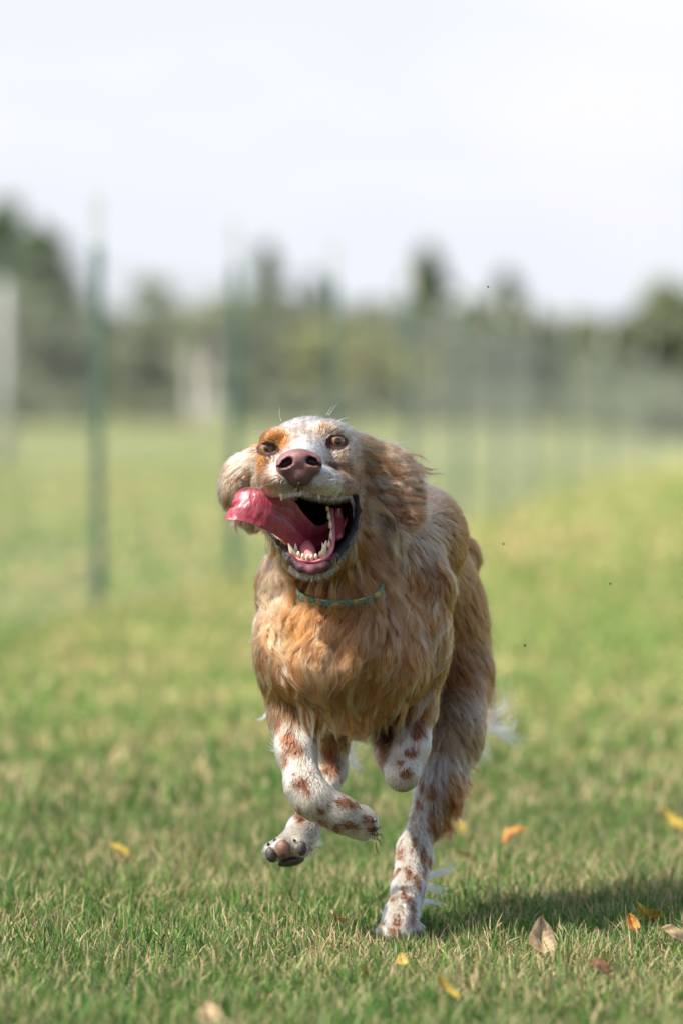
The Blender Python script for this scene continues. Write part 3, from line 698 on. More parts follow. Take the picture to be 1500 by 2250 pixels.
def coat_color(Q, clump_r, hair_r):
    """albedo of the hair rooted at Q"""
    n = len(Q); x, y, z = Q.T
    mix = fbm(Q, 85, 3); fine = fbm(Q, 26, 8, 2)
    t = sstep(mix + .14 * (fine - .5), .36, .62)[:, None]
    c = ORANGE * (1 - t) + TAN * t
    # individual pale hairs among the orange ones
    pale = (hair_r < .10 + .16 * sstep(fine, .45, .7)) | (clump_r > .80)
    c = np.where(pale[:, None], c * .6 + CREAM * .4, c)
    # more orange saturation over the back
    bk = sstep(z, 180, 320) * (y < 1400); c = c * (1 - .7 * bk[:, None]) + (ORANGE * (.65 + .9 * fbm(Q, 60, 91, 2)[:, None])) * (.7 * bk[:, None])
    fk = sstep(x, 870, 960) * (1 - sstep(y, 1480, 1600)) * (z > 0); c = c * (1 - .55 * fk[:, None]) + ORANGE * .85 * (.55 * fk[:, None])  # orange flank, also darkened to put its shaded side into the colour
    # pale band along the shoulder blade and throat
    w = np.exp(-(((x - 945) / 30) ** 2 + ((y - 1130) / 90) ** 2)) * (z > 60); w = np.maximum(w, .7 * np.exp(-(((x - 610) / 28) ** 2 + ((y - 1270) / 70) ** 2)))
    w = np.maximum(w, .45 * np.exp(-(((x - 700) / 40) ** 2 + ((y - 1460) / 50) ** 2)))
    w = w * .5
    c = c + (CREAM * .95 - c) * np.clip(w, 0, 1)[:, None]
    # lower legs: white with chestnut spots
    leg = sstep(y + 18 * (fine - .5), 1570, 1625) * (((x < 745)) | (y > 1590 + 0 * x)); leg = leg * ((z > 330) * (y > 1650) + (z <= 330)).clip(0, 1)
    c = c + (WHITE * (.92 + .12 * hair_r[:, None]) - c) * leg[:, None]
    wob = 1 + .75 * (fbm(Q, 17, 31, 2) - .5) * 2
    sp = np.zeros(n)
    jx, jy = x + rng.normal(0, 2.6, n), y + rng.normal(0, 4.5, n)
    for sx, sy, rx, ry in SPOTS:
        d = np.sqrt(((jx - sx) / rx) ** 2 + ((jy - sy) / ry) ** 2) * wob; sp = np.maximum(sp, 1 - sstep(d, .6, 1.1))
    back = fbm(Q, 30, 77, 2); sp = np.maximum(sp, (y > 1640) * sstep(back, .64, .70) * (gate_back(Q)))
    sp = sp * (y > 1570); c = c + (CHEST * (.75 + .5 * hair_r[:, None]) - c) * sp[:, None]
    # breeches of the planted hind leg
    w = sstep(x + (y - 1700) * .15, 950, 985) * sstep(y, 1645, 1700) * (1 - sstep(y, 1850, 1880)) * (z > 350)
    c = c + (ORANGE * .72 + CHEST * .28 - c) * (w * (hair_r > .15))[:, None]
    w = sstep(x, 925, 960) * sstep(y, 1480, 1560) * (1 - sstep(y, 1640, 1690)) * (z > 350); c = c + (CREAM * .8 - c) * (.3 * w)[:, None]
    # head
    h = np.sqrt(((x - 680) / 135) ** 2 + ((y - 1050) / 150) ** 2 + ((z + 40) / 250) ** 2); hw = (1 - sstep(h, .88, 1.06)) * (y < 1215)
    tick = fbm(Q, 9, 51, 2); hc = (WHITE * 1.22 * (1 - .35 * sstep(x, 735, 790)[:, None] * np.array([.7, 1, 1.2]))) * np.ones((n, 1))  # sun and shade put into the whites: lifted overall, darker on the right
    roan_shade = .28 + .35 * np.exp(-(((x - 705) / 60) ** 2 + ((y - 940) / 30) ** 2)) + .35 * sstep(x, 745, 790) - .25 * (z < -150)  # roan ticking, plus shade painted onto the right cheek
    m_ = sstep(tick + .35 * (roan_shade - .3) - .1 * (z < -130) * (x < 720) - .05 * (x < 735), .45, .58); hc = hc + (np.array([.36, .19, .11]) - hc) * (m_ * .75)[:, None]
    for sx, sy, rx, ry, s, cc in ((600, 968, 50, 36, 1.3, ORANGE * 1.15), (571, 1018, 26, 46, 1.2, ORANGE * 1.15), (578, 1050, 20, 26, .6, ORANGE), (712, 948, 28, 24, .75, TAN), (740, 1002, 34, 16, .5, TAN * .9),
                                  (668, 935, 9, 26, .6, ROAN), (652, 955, 7, 26, .5, ROAN), (682, 960, 6, 22, .5, ROAN), (716, 918, 34, 8, .6, ROAN), (764, 1022, 9, 7, .85, CHEST), (776, 1040, 5, 8, .8, CHEST), (788, 1042, 4, 10, .8, CHEST), (784, 1005, 6, 8, .6, ROAN), (770, 1060, 6, 5, .6, ROAN), (734, 1022, 30, 9, .8, ROAN * .6), (764, 1038, 16, 8, .8, ROAN * .6), (775, 1050, 30, 60, .55, TAN * 1.4), (745, 1040, 30, 22, .4, TAN * 1.4), (720, 1050, 26, 14, .35, TAN), (765, 1066, 22, 14, .5, ROAN * .8)):
        d = np.sqrt(((x - sx) / rx) ** 2 + ((y - sy) / ry) ** 2) * (1 + .5 * (fine - .5)); w = np.clip((1 - sstep(d + rng.normal(0, .09, n), .4, 1.15)) * s, 0, 1); hc = hc + (cc - hc) * w[:, None]
    mz = (z < -120) * np.exp(-(((x - 657) / 50) ** 2 + ((y - 1066) / 20) ** 2)); hc = hc + (np.array([.24, .16, .145]) - hc) * (.8 * mz)[:, None]     # grey pink skin showing under the nose
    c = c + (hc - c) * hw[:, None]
    # chin: black and white bristles
    ch = np.exp(-(((x - 690) / 62) ** 2 + ((y - 1254) / 18) ** 2)) * (z < -60); ch = np.maximum(ch, (np.abs(in_mouth(Q)) < 13) * (y > 1140) * (z < 40) * (y > 1090)) * (hair_r < .62)
    c = c + (np.array([.05, .045, .045]) - c) * (ch > .4)[:, None]
    # darker and lighter locks
    c = c * np.where(c.min(1, keepdims=True) > .3, 1, (.60 + .8 * fbm(Q, 34, 61, 3)[:, None]) * (.82 + .36 * clump_r[:, None]))
    # ears
    e = ((x > 797) & (x < 960) & (y > 950) & (y < 1225) & (z < 110)) | ((x < 566) & (y < 1190)); ec = ROAN * (.7 + .5 * fine[:, None]); pe = (clump_r > .52) | (hair_r < .22)
    ec = np.where(pe[:, None], ec * .35 + CREAM * .62, ec); ec = np.where((x < 566)[:, None], ec * .72 + CREAM * .36, ec); c = np.where(e[:, None], ec, c)
    return np.clip(c * (1 + (hair_r[:, None] ** 1.3 - .45) * np.where(c.min(1, keepdims=True) > .3, .45, .95)), 0, .95)
def gate_back(Q):
    return (Q[:, 2] > 150).astype(float)

# ------------------------------------------------------------------ body mesh
dog = empty('dog', (0.06, .1, 0))
tag(dog, 'orange and white long haired setter dog running with mouth wide open and tongue flapping sideways', 'dog')
LOC = np.array([0.06, .1, 0])
def PL(q): return P(q) - LOC
rr = rng.random(len(BV))
bc = coat_color(BV, rr * .5, np.full(len(BV), .5)) * .5  # skin darker than the hair, shade between locks put into colour
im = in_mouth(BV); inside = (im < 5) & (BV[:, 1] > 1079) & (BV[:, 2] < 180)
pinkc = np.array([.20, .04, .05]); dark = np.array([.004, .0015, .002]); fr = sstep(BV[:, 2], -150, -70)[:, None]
bc = np.where(inside[:, None], pinkc * (1 - fr) * .6 + dark * fr, bc)  # mouth blackens with depth, its inner shade put into the colour
for ex, ey, z, tl, sx in EYES:
    d = np.hypot((BV[:, 0] - ex) / 25, (BV[:, 1] - ey) / 18); w = (1 - sstep(d, .95, 1.2)) * (BV[:, 2] < 60); bc = bc + (np.array([.06, .03, .025]) - bc) * w[:, None]
rg = np.where(inside, .8, .9)
skin_m = mat_attr('skin', 'col', .9, 0, .1, 'rough')
body = mesh_np('body', PL(BV), BF, skin_m, dog, attrs={'col': ('POINT', bc), 'rough': ('POINT', rg)})

# ------------------------------------------------------------------ nose, eyes, mouth
def sdf_part(name, build, xs_, ys_, zs_, mat, colf=None):
    global OPS
    keep = OPS; OPS = []; build(); V, F = surface_nets(xs_, ys_, zs_); OPS = keep
    at = {'col': ('POINT', colf(V))} if colf else None
    return mesh_np(name, PL(V), F, mat, dog, attrs=at)
def wet_mat(name, rough, coat, bumps, bscale, sss=.0, spec=.5, attr=True, col=None, stretch=None):
    m, n, l, b = nodes_of(name)
    if attr: a = n.new('ShaderNodeAttribute'); a.attribute_name = 'col'; l.new(a.outputs['Color'], b.inputs['Base Color'])
    else: b.inputs['Base Color'].default_value = (*col, 1)
    b.inputs['Roughness'].default_value = rough; b.inputs['Coat Weight'].default_value = coat; b.inputs['Coat Roughness'].default_value = .08; b.inputs['Specular IOR Level'].default_value = spec
    if sss: b.inputs['Subsurface Weight'].default_value = sss; b.inputs['Subsurface Scale'].default_value = .004; b.inputs['Subsurface Radius'].default_value = (1, .3, .25)
    if bumps:
        co = n.new('ShaderNodeTexCoord'); t = n.new('ShaderNodeTexNoise'); t.inputs['Scale'].default_value = bscale; t.inputs['Detail'].default_value = 4
        mp = n.new('ShaderNodeMapping'); mp.inputs['Scale'].default_value = stretch or (1, 1, 1); l.new(co.outputs['Object'], mp.inputs[0]); l.new(mp.outputs[0], t.inputs[0])
        bu = n.new('ShaderNodeBump'); bu.inputs['Strength'].default_value = bumps; bu.inputs['Distance'].default_value = .0012; l.new(t.outputs[0], bu.inputs['Height']); l.new(bu.outputs[0], b.inputs['Normal']); l.new(bu.outputs[0], b.inputs['Coat Normal'])
    return m
def b_nose():
    ell((656, 1014, -234), (45, 28, 36), 12); ell((630, 1024, -240), (24, 23, 32), 10); ell((684, 1021, -240), (24, 23, 32), 10); ell((657, 1044, -236), (31, 25, 30), 12)
    ell((656, 1006, -250), (24, 18, 22), 10)
    cap((636, 1013, -285), (634, 1014, -250), 10, 8, 6, 'sub'); cap((627, 1018, -283), (624, 1020, -250), 10, 7, 6, 'sub'); cap((680, 1011, -285), (682, 1012, -250), 10.5, 8, 6, 'sub'); cap((690, 1014, -283), (691, 1016, -250), 9, 7, 6, 'sub')
    cap((628, 1022, -272), (611, 1027, -252), 5, 3, 5, 'sub'); cap((690, 1016, -272), (705, 1024, -250), 5.5, 3, 5, 'sub')
    cap((657, 1026, -276), (657, 1072, -268), 2.6, 2.6, 4, 'sub')
def c_nose(V):
    f = fbm(V, 14, 5); c = np.array([.20, .09, .085]) * (.55 + .5 * f[:, None] + .4 * fbm(V, 5, 6, 2)[:, None]); lo = sstep(V[:, 1], 1022, 1050)[:, None]; 
    c = c * (1 - .5 * lo)  # lower nose darkened, underside shade painted in
    for a_, b_, r_ in (((634, 1018), (630, 1019), 10), ((684, 1014), (686, 1014), 11), ((626, 1022), (613, 1027), 5), ((692, 1016), (703, 1023), 5)):
        for t in (0, .5, 1):
            d = np.hypot(V[:, 0] - (a_[0] + (b_[0] - a_[0]) * t), V[:, 1] - (a_[1] + (b_[1] - a_[1]) * t)); w = ((1 - sstep(d, r_ * .85, r_ * 1.15)) * sstep(V[:, 2], -272, -262))[:, None]; c = c + (np.array([.035, .012, .012]) - c) * w  # nostril hollows coloured dark to paint in their shade
    return c
sdf_part('nose', b_nose, np.arange(600, 716, 1.1), np.arange(974, 1078, 1.1), np.arange(-292, -190, 1.4), wet_mat('nose leather', .5, .18, .7, 700, .04, .35), c_nose)

V, F = tube_px([(657, 1062, -262), (656, 1070, -250), (655, 1079, -238)], [2.6, 3, 3.4], 8, 4); mesh_np('philtrum', PL(V), F, mat_plain('dark lip groove', (.07, .03, .03), .5, .3, 300), dog)
def eyeball(cx, cy, cz, r, gaze, iris):
    g = Vector(gaze).normalized(); u = g.orthogonal().normalized(); v = g.cross(u); V = []; C = []; nt, npn = 56, 48
    for i in range(nt + 1):
        th = math.pi * (i / nt) ** 1.4
        for j in range(npn):
            a = 2 * math.pi * j / npn; rad = math.sin(th); bulge = 1 + .07 * max(0, math.cos(min(th, .75) / .75 * math.pi / 2)) ** 2
            p = (g * math.cos(th) + (u * math.cos(a) + v * math.sin(a)) * rad) * r * bulge; V.append((cx + p.x, cy + p.y, cz + p.z))
            fi = .8 + .4 * ((j * 7919) % 13) / 13
            if th < .40: c = (.006, .005, .005)
            elif th < .92: q = (th - .40) / .52; c = tuple(k * fi * (1.25 - .6 * q) for k in iris)
            elif th < 1.02: c = (.02, .01, .008)
            else: c = (.05, .03, .025)
            C.append(c)
    F = [(i * npn + j, i * npn + (j + 1) % npn, (i + 1) * npn + (j + 1) % npn, (i + 1) * npn + j) for i in range(nt) for j in range(npn)]
    return np.array(V), np.array(F), np.array(C)
eye_m = wet_mat('wet eye', .2, .4, 0, 1, 0, .6)
lid_m = wet_mat('dark eyelid', .45, .3, .3, 500, 0, .4, False, (.035, .018, .016))
for ex, ey, z, tl, sx in EYES:
    V, F, C = eyeball(ex, ey - 2.5, z + 17, 21, (.16 * sx + (.04 if sx > 0 else -.04), -.04, -1), (.23, .105, .028) if sx < 0 else (.19, .065, .014))
    mesh_np('eye', PL(V), F, eye_m, dog, attrs={'col': ('POINT', C)})
    keep = OPS; OPS = OPS_SOLID; pts = []
    ct, st_ = math.cos(math.radians(tl)), math.sin(math.radians(tl))
    for k in range(33):
        a = 2 * math.pi * k / 32; lx, ly = 18.5 * math.cos(a), 9 * math.sin(a); px, py = ex + lx * ct - ly * st_, ey + lx * st_ + ly * ct
        pts.append((px, py, surf_z(px, py) + 4))
    OPS = keep
    V, F = tube(pts, [2.6] * 33, 8, False); mesh_np('eyelid', PL(V), F, lid_m, dog)

# tongue: lofted between its two edges
SEC = np.array([  # upper edge, lower edge, bulge, thickness
    (728, 1128, 35, 716, 1205, -10, 8, 10), (712, 1150, 10, 698, 1216, -40, 14, 10), (690, 1156, -25, 672, 1222, -80, 20, 10), (662, 1130, -80, 642, 1206, -120, 24, 9), (640, 1100, -120, 612, 1182, -150, 26, 8),
    (612, 1088, -150, 580, 1164, -172, 24, 8), (585, 1079, -160, 550, 1151, -180, 20, 7), (560, 1074, -160, 524, 1145, -178, 16, 7), (541, 1075, -155, 507, 1144, -170, 12, 6), (526, 1084, -148, 499, 1143, -160, 8, 6), (518, 1093, -142, 496, 1140, -150, 4, 5), (516, 1095, -142, 494.5, 1138, -149, 3, 2), (515.5, 1096, -142, 494, 1137.5, -149, 3, .3)], float)
SS = catmull(SEC, 7); V = []; nc = 44; ns = len(SS)
for i, s in enumerate(SS):
    U = Vector(s[0:3]); Lo = Vector(s[3:6]); ax = (Lo - U) * .5; C = (U + Lo) * .5; j0, j1 = max(0, i - 1), min(ns - 1, i + 1)
    tg = Vector((SS[j1][0:3] + SS[j1][3:6]) - (SS[j0][0:3] + SS[j0][3:6])).normalized(); nr = ax.cross(tg).normalized()
    if nr.z > 0: nr = -nr
    f = i / (ns - 1)
    for k in range(nc):
        a = 2 * math.pi * k / nc; c = math.cos(a); crease = -11 * math.exp(-((c + .05) / .13) ** 2) * sstep(f, .55, .9) - 8 * math.exp(-((c + .1) / .12) ** 2) * (1 - sstep(f, .1, .6))
        p = C + ax * c + nr * (7 * max(0, -c) ** 8 + 3 * max(0, c) ** 8 + s[6] * .32 * (1 - c * c) + crease * 1.5 + s[7] * .36 * math.sin(a)); p.x += 15 * math.exp(-((c + .1) / .3) ** 2) * float(sstep(f, .8, 1)); V.append(p[:])
V = np.array(V); V[:, 2] += 5 * (fbm(V * np.array([1.2, .6, 1]), 9, 71, 2) - .5) + 4 * (fbm(V, 30, 72, 2) - .5); F = np.array([(i * nc + k, i * nc + (k + 1) % nc, (i + 1) * nc + (k + 1) % nc, (i + 1) * nc + k) for i in range(ns - 1) for k in range(nc)])
f_ = np.repeat(np.arange(ns) / (ns - 1), nc)[:, None]; k_ = np.cos(np.tile(np.arange(nc) * 2 * np.pi / nc, ns))[:, None]
tc_ = np.array([.27, .024, .042]) + (np.array([.40, .085, .10]) - np.array([.27, .024, .042])) * np.exp(-((k_ + .95) / .3) ** 2); tc_ = tc_ * (.5 + .75 * fbm(V, 13, 4)[:, None])
c0, c1 = len(V), len(V) + 1; V = np.concatenate([V, [V[:nc].mean(0)], [V[-nc:].mean(0)]]); tc_ = np.concatenate([tc_, tc_[:1], tc_[-1:]])
capF = [(c0, k + 1 if k + 1 < nc else 0, k, k) for k in range(0)]
tongue_m = wet_mat('wet tongue', .42, .3, 1.0, 380, .03, .5, stretch=(1, 1, .5)); tongue_m.node_tree.nodes['Bump'].inputs['Distance'].default_value = .0009
mesh_np('tongue', PL(V[:-2]), F, tongue_m, dog, attrs={'col': ('POINT', tc_[:-2])})

tooth_m = wet_mat('tooth enamel', .25, .5, 0, 1, .1, .5, False, (.66, .55, .36))
gum_m = wet_mat('pink gum', .3, .6, .5, 300, .15, .5, False, (.62, .20, .20))
for (bx, by, bz, tx, ty, tz, r) in [(617, 1078, -205, 619, 1100, -212, 5), (698, 1074, -205, 701, 1096, -212, 5.5), (736, 1080, -150, 738, 1094, -152, 6), (652, 1074, -218, 652, 1080, -222, 3),
        (648, 1226, -150, 634, 1195, -166, 7.5), (708, 1224, -150, 717, 1188, -166, 7.5),
        (722, 1200, -128, 723, 1186, -128, 3.5), (727, 1182, -100, 727, 1163, -98, 4.5), (726, 1158, -74, 725, 1140, -72, 4.5), (723, 1138, -48, 722, 1121, -45, 4.2), (720, 1120, -22, 719, 1105, -18, 4), (650, 1212, -120, 649, 1194, -122, 5), (712, 1208, -120, 708, 1192, -122, 4)]:
    V, F = tube_px([(bx, by, bz), (bx * .6 + tx * .4, by * .6 + ty * .4, bz * .6 + tz * .4 - 2), (bx * .2 + tx * .8, by * .2 + ty * .8, bz * .2 + tz * .8), (tx, ty, tz)], [r, r * .85, r * .45, r * .15], 10, 3)
    mesh_np('tooth', PL(V), F, tooth_m, dog)
for k in range(6):
    t = (k - 2.5) / 2.5; bx = 680 + 24 * t; by = 1229 - 7 * t * t; bz = -168 + 12 * t * t
    V, F = tube_px([(bx, by, bz), (bx, by - 5, bz - 3), (bx, by - 8, bz - 4)], [4.2, 4.2, 3.0], 10, 3); mesh_np('tooth', PL(V), F, tooth_m, dog)
V, F = tube_px([(640, 1214, -140), (646, 1228, -152), (662, 1238, -164), (682, 1241, -168), (702, 1237, -164), (716, 1224, -150), (727, 1208, -130), (732, 1180, -90), (730, 1140, -40), (728, 1110, 0)], [8, 9.5, 9.5, 9, 9.5, 8.5, 6.5, 5.5, 5, 5], 12, 5)
mesh_np('gum', PL(V), F, gum_m, dog)
V, F = tube_px([(668, 1205, -70), (676, 1216, -110), (682, 1224, -140)], [22, 20, 13], 14, 5); mesh_np('mouth_floor', PL(V), F, gum_m, dog)
for pts, r in (([(764, 1092, 0), (774, 1120, -10), (770, 1146, -15), (758, 1166, -20)], [9, 10, 13, 9]), ([(742, 1092, 0), (744, 1125, 0), (746, 1150, -5), (746, 1180, -40)], [10, 9, 12, 12])):
    V, F = tube_px(pts, r, 12, 5); mesh_np('cheek_lining', PL(V), F, wet_mat('cheek lining', .35, .5, .5, 250, .1, .5, False, (.42, .075, .09)), dog)
def b_lip():
    chain([(588, 1168, -95), (612, 1192, -120), (632, 1212, -142), (645, 1234, -166), (662, 1247, -182), (686, 1252, -188), (712, 1246, -180), (736, 1226, -150), (758, 1198, -112), (778, 1160, -75), (786, 1122, -55), (782, 1092, -58), (774, 1082, -66)], [3, 4, 5, 8, 10, 10.5, 10, 8, 6.5, 6, 6, 5, 4], 8)
def c_lip(V):
    f = fbm(V, 12, 9)[:, None]; w = np.exp(-((V[:, 0:1] - 682) / 30) ** 2); dk = np.array([.008, .006, .007]); return (dk + (np.array([.15, .05, .065]) - dk) * w) * (.7 + .6 * f)
sdf_part('lower_lip', b_lip, np.arange(578, 800, 1.6), np.arange(1068, 1272, 1.6), np.arange(-206, -40, 2.2), wet_mat('lip skin', .6, .10, .9, 260, .0, .2), c_lip)

# paw pads and claws
pad_m = mat_plain('dark paw pad leather', (.055, .045, .042), .55, .45, 160, .6, .4)
padb_m = mat_plain('worn brown paw pad', (.16, .085, .06), .55, .5, 120, .6, .4)
claw_m = mat_plain('dark claw', (.04, .033, .03), .35, .2, 60)
def pad(name, x, y, rx, ry, rz, rot, m, push=0.):
    z = surf_z(x, y, -60, 500)
    z = (z if z is not None else 120) + rz * .35 + push
    sdf_part(name, lambda: (ell((x, y, z), (rx, ry, rz), 4, (0, 0, rot))), np.arange(x - rx * 1.5 - 4, x + rx * 1.5 + 4, 1.6), np.arange(y - ry * 1.5 - 4, y + ry * 1.5 + 4, 1.6), np.arange(z - rz - 4, z + rz + 4, 2), m)
pad('toe_pad', 596, 1878, 13, 18, 14, -18, pad_m); pad('toe_pad', 622, 1866, 17, 22, 16, -12, padb_m); pad('toe_pad', 663, 1864, 11, 17, 14, -8, pad_m); pad('paw_pad', 640, 1893, 30, 11, 26, -12, pad_m, 10)
def claw(x, y, dx, dy, z=None, L=13, r=4.5):
    z = surf_z(x, y, -60, 500) if z is None else z
    if z is None: z = 200
    V, F = tube_px([(x, y, z + 8), (x + dx * .5, y + dy * .5, z - 2), (x + dx, y + dy, z - 6)], [r, r * .8, r * .25], 8, 3); mesh_np('claw', PL(V), F, claw_m, dog)
claw(590, 1858, 0, -6); claw(604, 1848, 0, -6); claw(648, 1850, -2, -6)
claw(850, 2058, -2, 8); claw(870, 2060, -1, 9); claw(894, 2060, 2, 8); claw(912, 2056, 3, 7)
claw(818, 1800, 10, 4); claw(820, 1818, 10, 6)

# ------------------------------------------------------------------ collar
keep = OPS; OPS = OPS_SOLID
A = np.array([757., 1214, 110]); ax = np.array([.06, .78, .60]); ax /= np.linalg.norm(ax)
e1 = np.cross(ax, [0, 0, 1.]); e1 /= np.linalg.norm(e1); e2 = np.cross(ax, e1)
NR = 96; ring = []
for k in range(NR):
    a = 2 * np.pi * k / NR; dr = e1 * math.cos(a) + e2 * math.sin(a); tt = np.arange(20, 320, 1.); dd = evalp(A + dr * tt[:, None]); q = tt[np.nonzero(dd > 0)[0][0]] if (dd > 0).any() else 200
    ring.append(min(q, 175))
ring = np.array(ring)
for _ in range(6): ring = (np.roll(ring, 1) + ring * 2 + np.roll(ring, -1)) / 4
OPS = keep
V = []; CW = 13; FRD = np.array([-.06, .55, -.83]); FRD = FRD - ax * (FRD @ ax); FRD /= np.linalg.norm(FRD)
for k in range(NR):
    a = 2 * np.pi * k / NR; dr = e1 * math.cos(a) + e2 * math.sin(a); fa = math.degrees(math.acos(max(-1, min(1, float(np.dot(dr, FRD)))))); R0 = ring[k] + 14 - 30 * float(sstep(fa, 26, 48))
    for u, v in ((-CW, 0), (-CW, 3), (-CW * .85, 4.5), (CW * .85, 4.5), (CW, 3), (CW, 0)): V.append(A + dr * (R0 + v) + ax * u)
F = [(k * 6 + j, k * 6 + (j + 1) % 6, ((k + 1) % NR) * 6 + (j + 1) % 6, ((k + 1) % NR) * 6 + j) for k in range(NR) for j in range(6)]
m, n, l, b = nodes_of('patterned collar webbing'); co = n.new('ShaderNodeTexCoord'); vo = n.new('ShaderNodeTexVoronoi'); vo.inputs['Scale'].default_value = 125; l.new(co.outputs['Object'], vo.inputs[0])
r = n.new('ShaderNodeValToRGB'); r.color_ramp.interpolation = 'CONSTANT'; e = r.color_ramp.elements
for p_, c_ in ((0, (.07, .15, .11)), (.3, (.30, .28, .08)), (.48, (.08, .17, .22)), (.62, (.10, .18, .08)), (.8, (.30, .17, .05)), (.9, (.30, .32, .22))):
    q = e[0] if p_ == 0 else e.new(p_); q.position = p_; q.color = (*c_, 1)
if len(e) > 6: e.remove(e[-1])
sp_ = n.new('ShaderNodeSeparateColor'); l.new(vo.outputs['Color'], sp_.inputs[0]); l.new(sp_.outputs[0], r.inputs[0])
v2 = n.new('ShaderNodeTexVoronoi'); v2.feature = 'DISTANCE_TO_EDGE'; v2.inputs['Scale'].default_value = 125; l.new(co.outputs['Object'], v2.inputs[0]); gt = n.new('ShaderNodeMath'); gt.operation = 'GREATER_THAN'; gt.inputs[1].default_value = .05; l.new(v2.outputs[0], gt.inputs[0])
mi = n.new('ShaderNodeMix'); mi.data_type = 'RGBA'; mi.inputs[6].default_value = (.03, .06, .06, 1); l.new(gt.outputs[0], mi.inputs[0]); l.new(r.outputs[0], mi.inputs[7]); l.new(mi.outputs[2], b.inputs['Base Color']); b.inputs['Roughness'].default_value = .6
mesh_np('collar', PL(np.array(V)), F, m, dog)
COLN, COLA = ax, A

# ------------------------------------------------------------------ fur
# flow guides: x y z | direction | length | reach | wave | free
G_ = np.array([
    (700, 1290, -20, -.35, .85, 0, 80, 60, 6, .1), (640, 1260, 20, -.5, .8, .1, 72, 50, 6, .2), (590, 1230, 80, -.15, 1, .2, 40, 50, 3, .1), (800, 1270, 0, .3, .9, 0, 85, 60, 7, .1),
    (840, 1170, 50, .55, .8, 0, 80, 60, 7, .1), (870, 1290, 50, .35, .9, .1, 55, 60, 4, .1), (740, 1370, -60, -.25, 1, 0, 110, 55, 10, .12), (690, 1340, -40, -.35, .8, 0, 110, 45, 11, .15),
    (620, 1350, 30, .35, .9, 0, 75, 50, 6, .05), (572, 1420, 90, .0, 1, .25, 24, 50, 2, .05), (640, 1440, -10, .45, .9, 0, 36, 50, 1, .05), (705, 1440, -60, .3, 1, 0, 115, 40, 12, .2),
    (800, 1360, -50, -.45, .8, 0, 105, 50, 9, .1), (870, 1380, -10, -.6, .75, 0, 90, 55, 8, .05), (840, 1450, -30, -.5, .85, 0, 95, 50, 8, .08), (930, 1450, 60, -.25, 1, .1, 32, 60, 4, .05),
    (770, 1500, -40, .05, 1, 0, 100, 55, 9, .2), (800, 1590, 20, .05, 1, .1, 95, 50, 8, .35), (720, 1560, 0, .25, 1, 0, 85, 50, 7, .3), (880, 1560, 60, -.25, 1, .1, 36, 50, 5, .3), (620, 1530, 60, .15, 1, .1, 26, 45, 3, .1),
    (930, 1090, 240, .5, .1, .9, 34, 90, 3, .05), (980, 1170, 420, .35, .4, .9, 38, 90, 4, .05), (1030, 1230, 760, .3, .7, .6, 34, 110, 5, .15), (1050, 1350, 800, .2, .9, .4, 40, 110, 6, .3), (1055, 1480, 760, .3, .9, .3, 44, 90, 7, .4),
    (930, 1220, 170, .35, .85, .4, 32, 70, 3, .05), (965, 1300, 200, .25, .9, .3, 34, 70, 3, .05), (900, 1300, 100, -.1, 1, .1, 34, 50, 3, .05), (985, 1300, 480, .2, .8, .6, 40, 100, 5, .1),
    (650, 1620, 60, .0, 1, .1, 13, 50, 0, 0), (668, 1730, 0, 0, 1, 0, 9, 45, 0, 0), (760, 1790, 10, 1, .45, 0, 9, 50, 0, 0), (690, 1610, 130, .1, 1, .3, 26, 30, 2, .2),
    (910, 1600, 90, 0, 1, 0, 15, 45, 1, 0), (890, 1700, 40, 0, 1, 0, 9, 40, 0, 0), (856, 1640, 200, -.2, .6, .5, 18, 40, 0, 0), (725, 1640, 380, 0, 1, .1, 16, 60, 1, 0), (680, 1800, 260, -.5, .8, -.4, 12, 60, 0, 0), (640, 1860, 130, -.6, -.3, -.6, 13, 40, 0, 0), (690, 1830, 250, .6, .7, .3, 24, 22, 2, .5),
    (990, 1590, 540, .25, 1, .1, 36, 60, 5, .2), (950, 1640, 500, .0, 1, 0, 32, 50, 3, .05), (930, 1730, 440, -.05, 1, 0, 14, 45, 0, 0), (1020, 1640, 560, .6, .8, .3, 66, 45, 8, .7), (990, 1730, 520, .75, .7, .3, 84, 40, 9, .8), (965, 1800, 500, .7, .9, .3, 60, 35, 7, .8),
    (905, 1870, 430, 0, 1, 0, 9, 50, 0, 0), (885, 1980, 330, 0, 1, 0, 9, 60, 0, 0), (878, 2050, 240, 0, .9, -.4, 14, 40, 0, 0), (940, 1850, 490, .5, 1, .4, 24, 30, 2, .4),
    (500, 1060, 60, -.55, .5, .3, 26, 45, 3, .1), (520, 1010, 50, -.7, .5, .4, 22, 40, 2, .1), (550, 1150, 60, -.15, 1, .0, 48, 40, 6, .6), (500, 1110, 60, -.2, .9, -.2, 40, 35, 6, .4), (575, 1170, 20, -.4, .9, .1, 42, 35, 6, .3),
    (820, 980, 40, .85, .35, .2, 62, 40, 8, .3), (860, 1030, 40, .95, .3, .1, 92, 40, 13, .4), (840, 1080, 35, .9, .45, 0, 110, 40, 15, .35), (890, 1080, 40, .8, .45, .1, 66, 35, 9, .6), (850, 1130, 30, .8, .5, 0, 95, 40, 14, .3), (885, 1160, 40, -.45, .9, 0, 26, 26, 2, .1), (810, 1120, 10, .6, .85, 0, 75, 40, 7, .15),
    (1060, 1540, 1180, .4, .9, .2, 90, 80, 9, .8), (1000, 1330, 1100, .3, .9, .4, 60, 80, 6, .5), (800, 1430, 760, 0, 1, .2, 40, 120, 3, .2), (650, 1330, 420, -.1, .9, .5, 34, 110, 3, .1), (700, 1180, 330, -.2, .4, .9, 34, 90, 3, .05)], float)
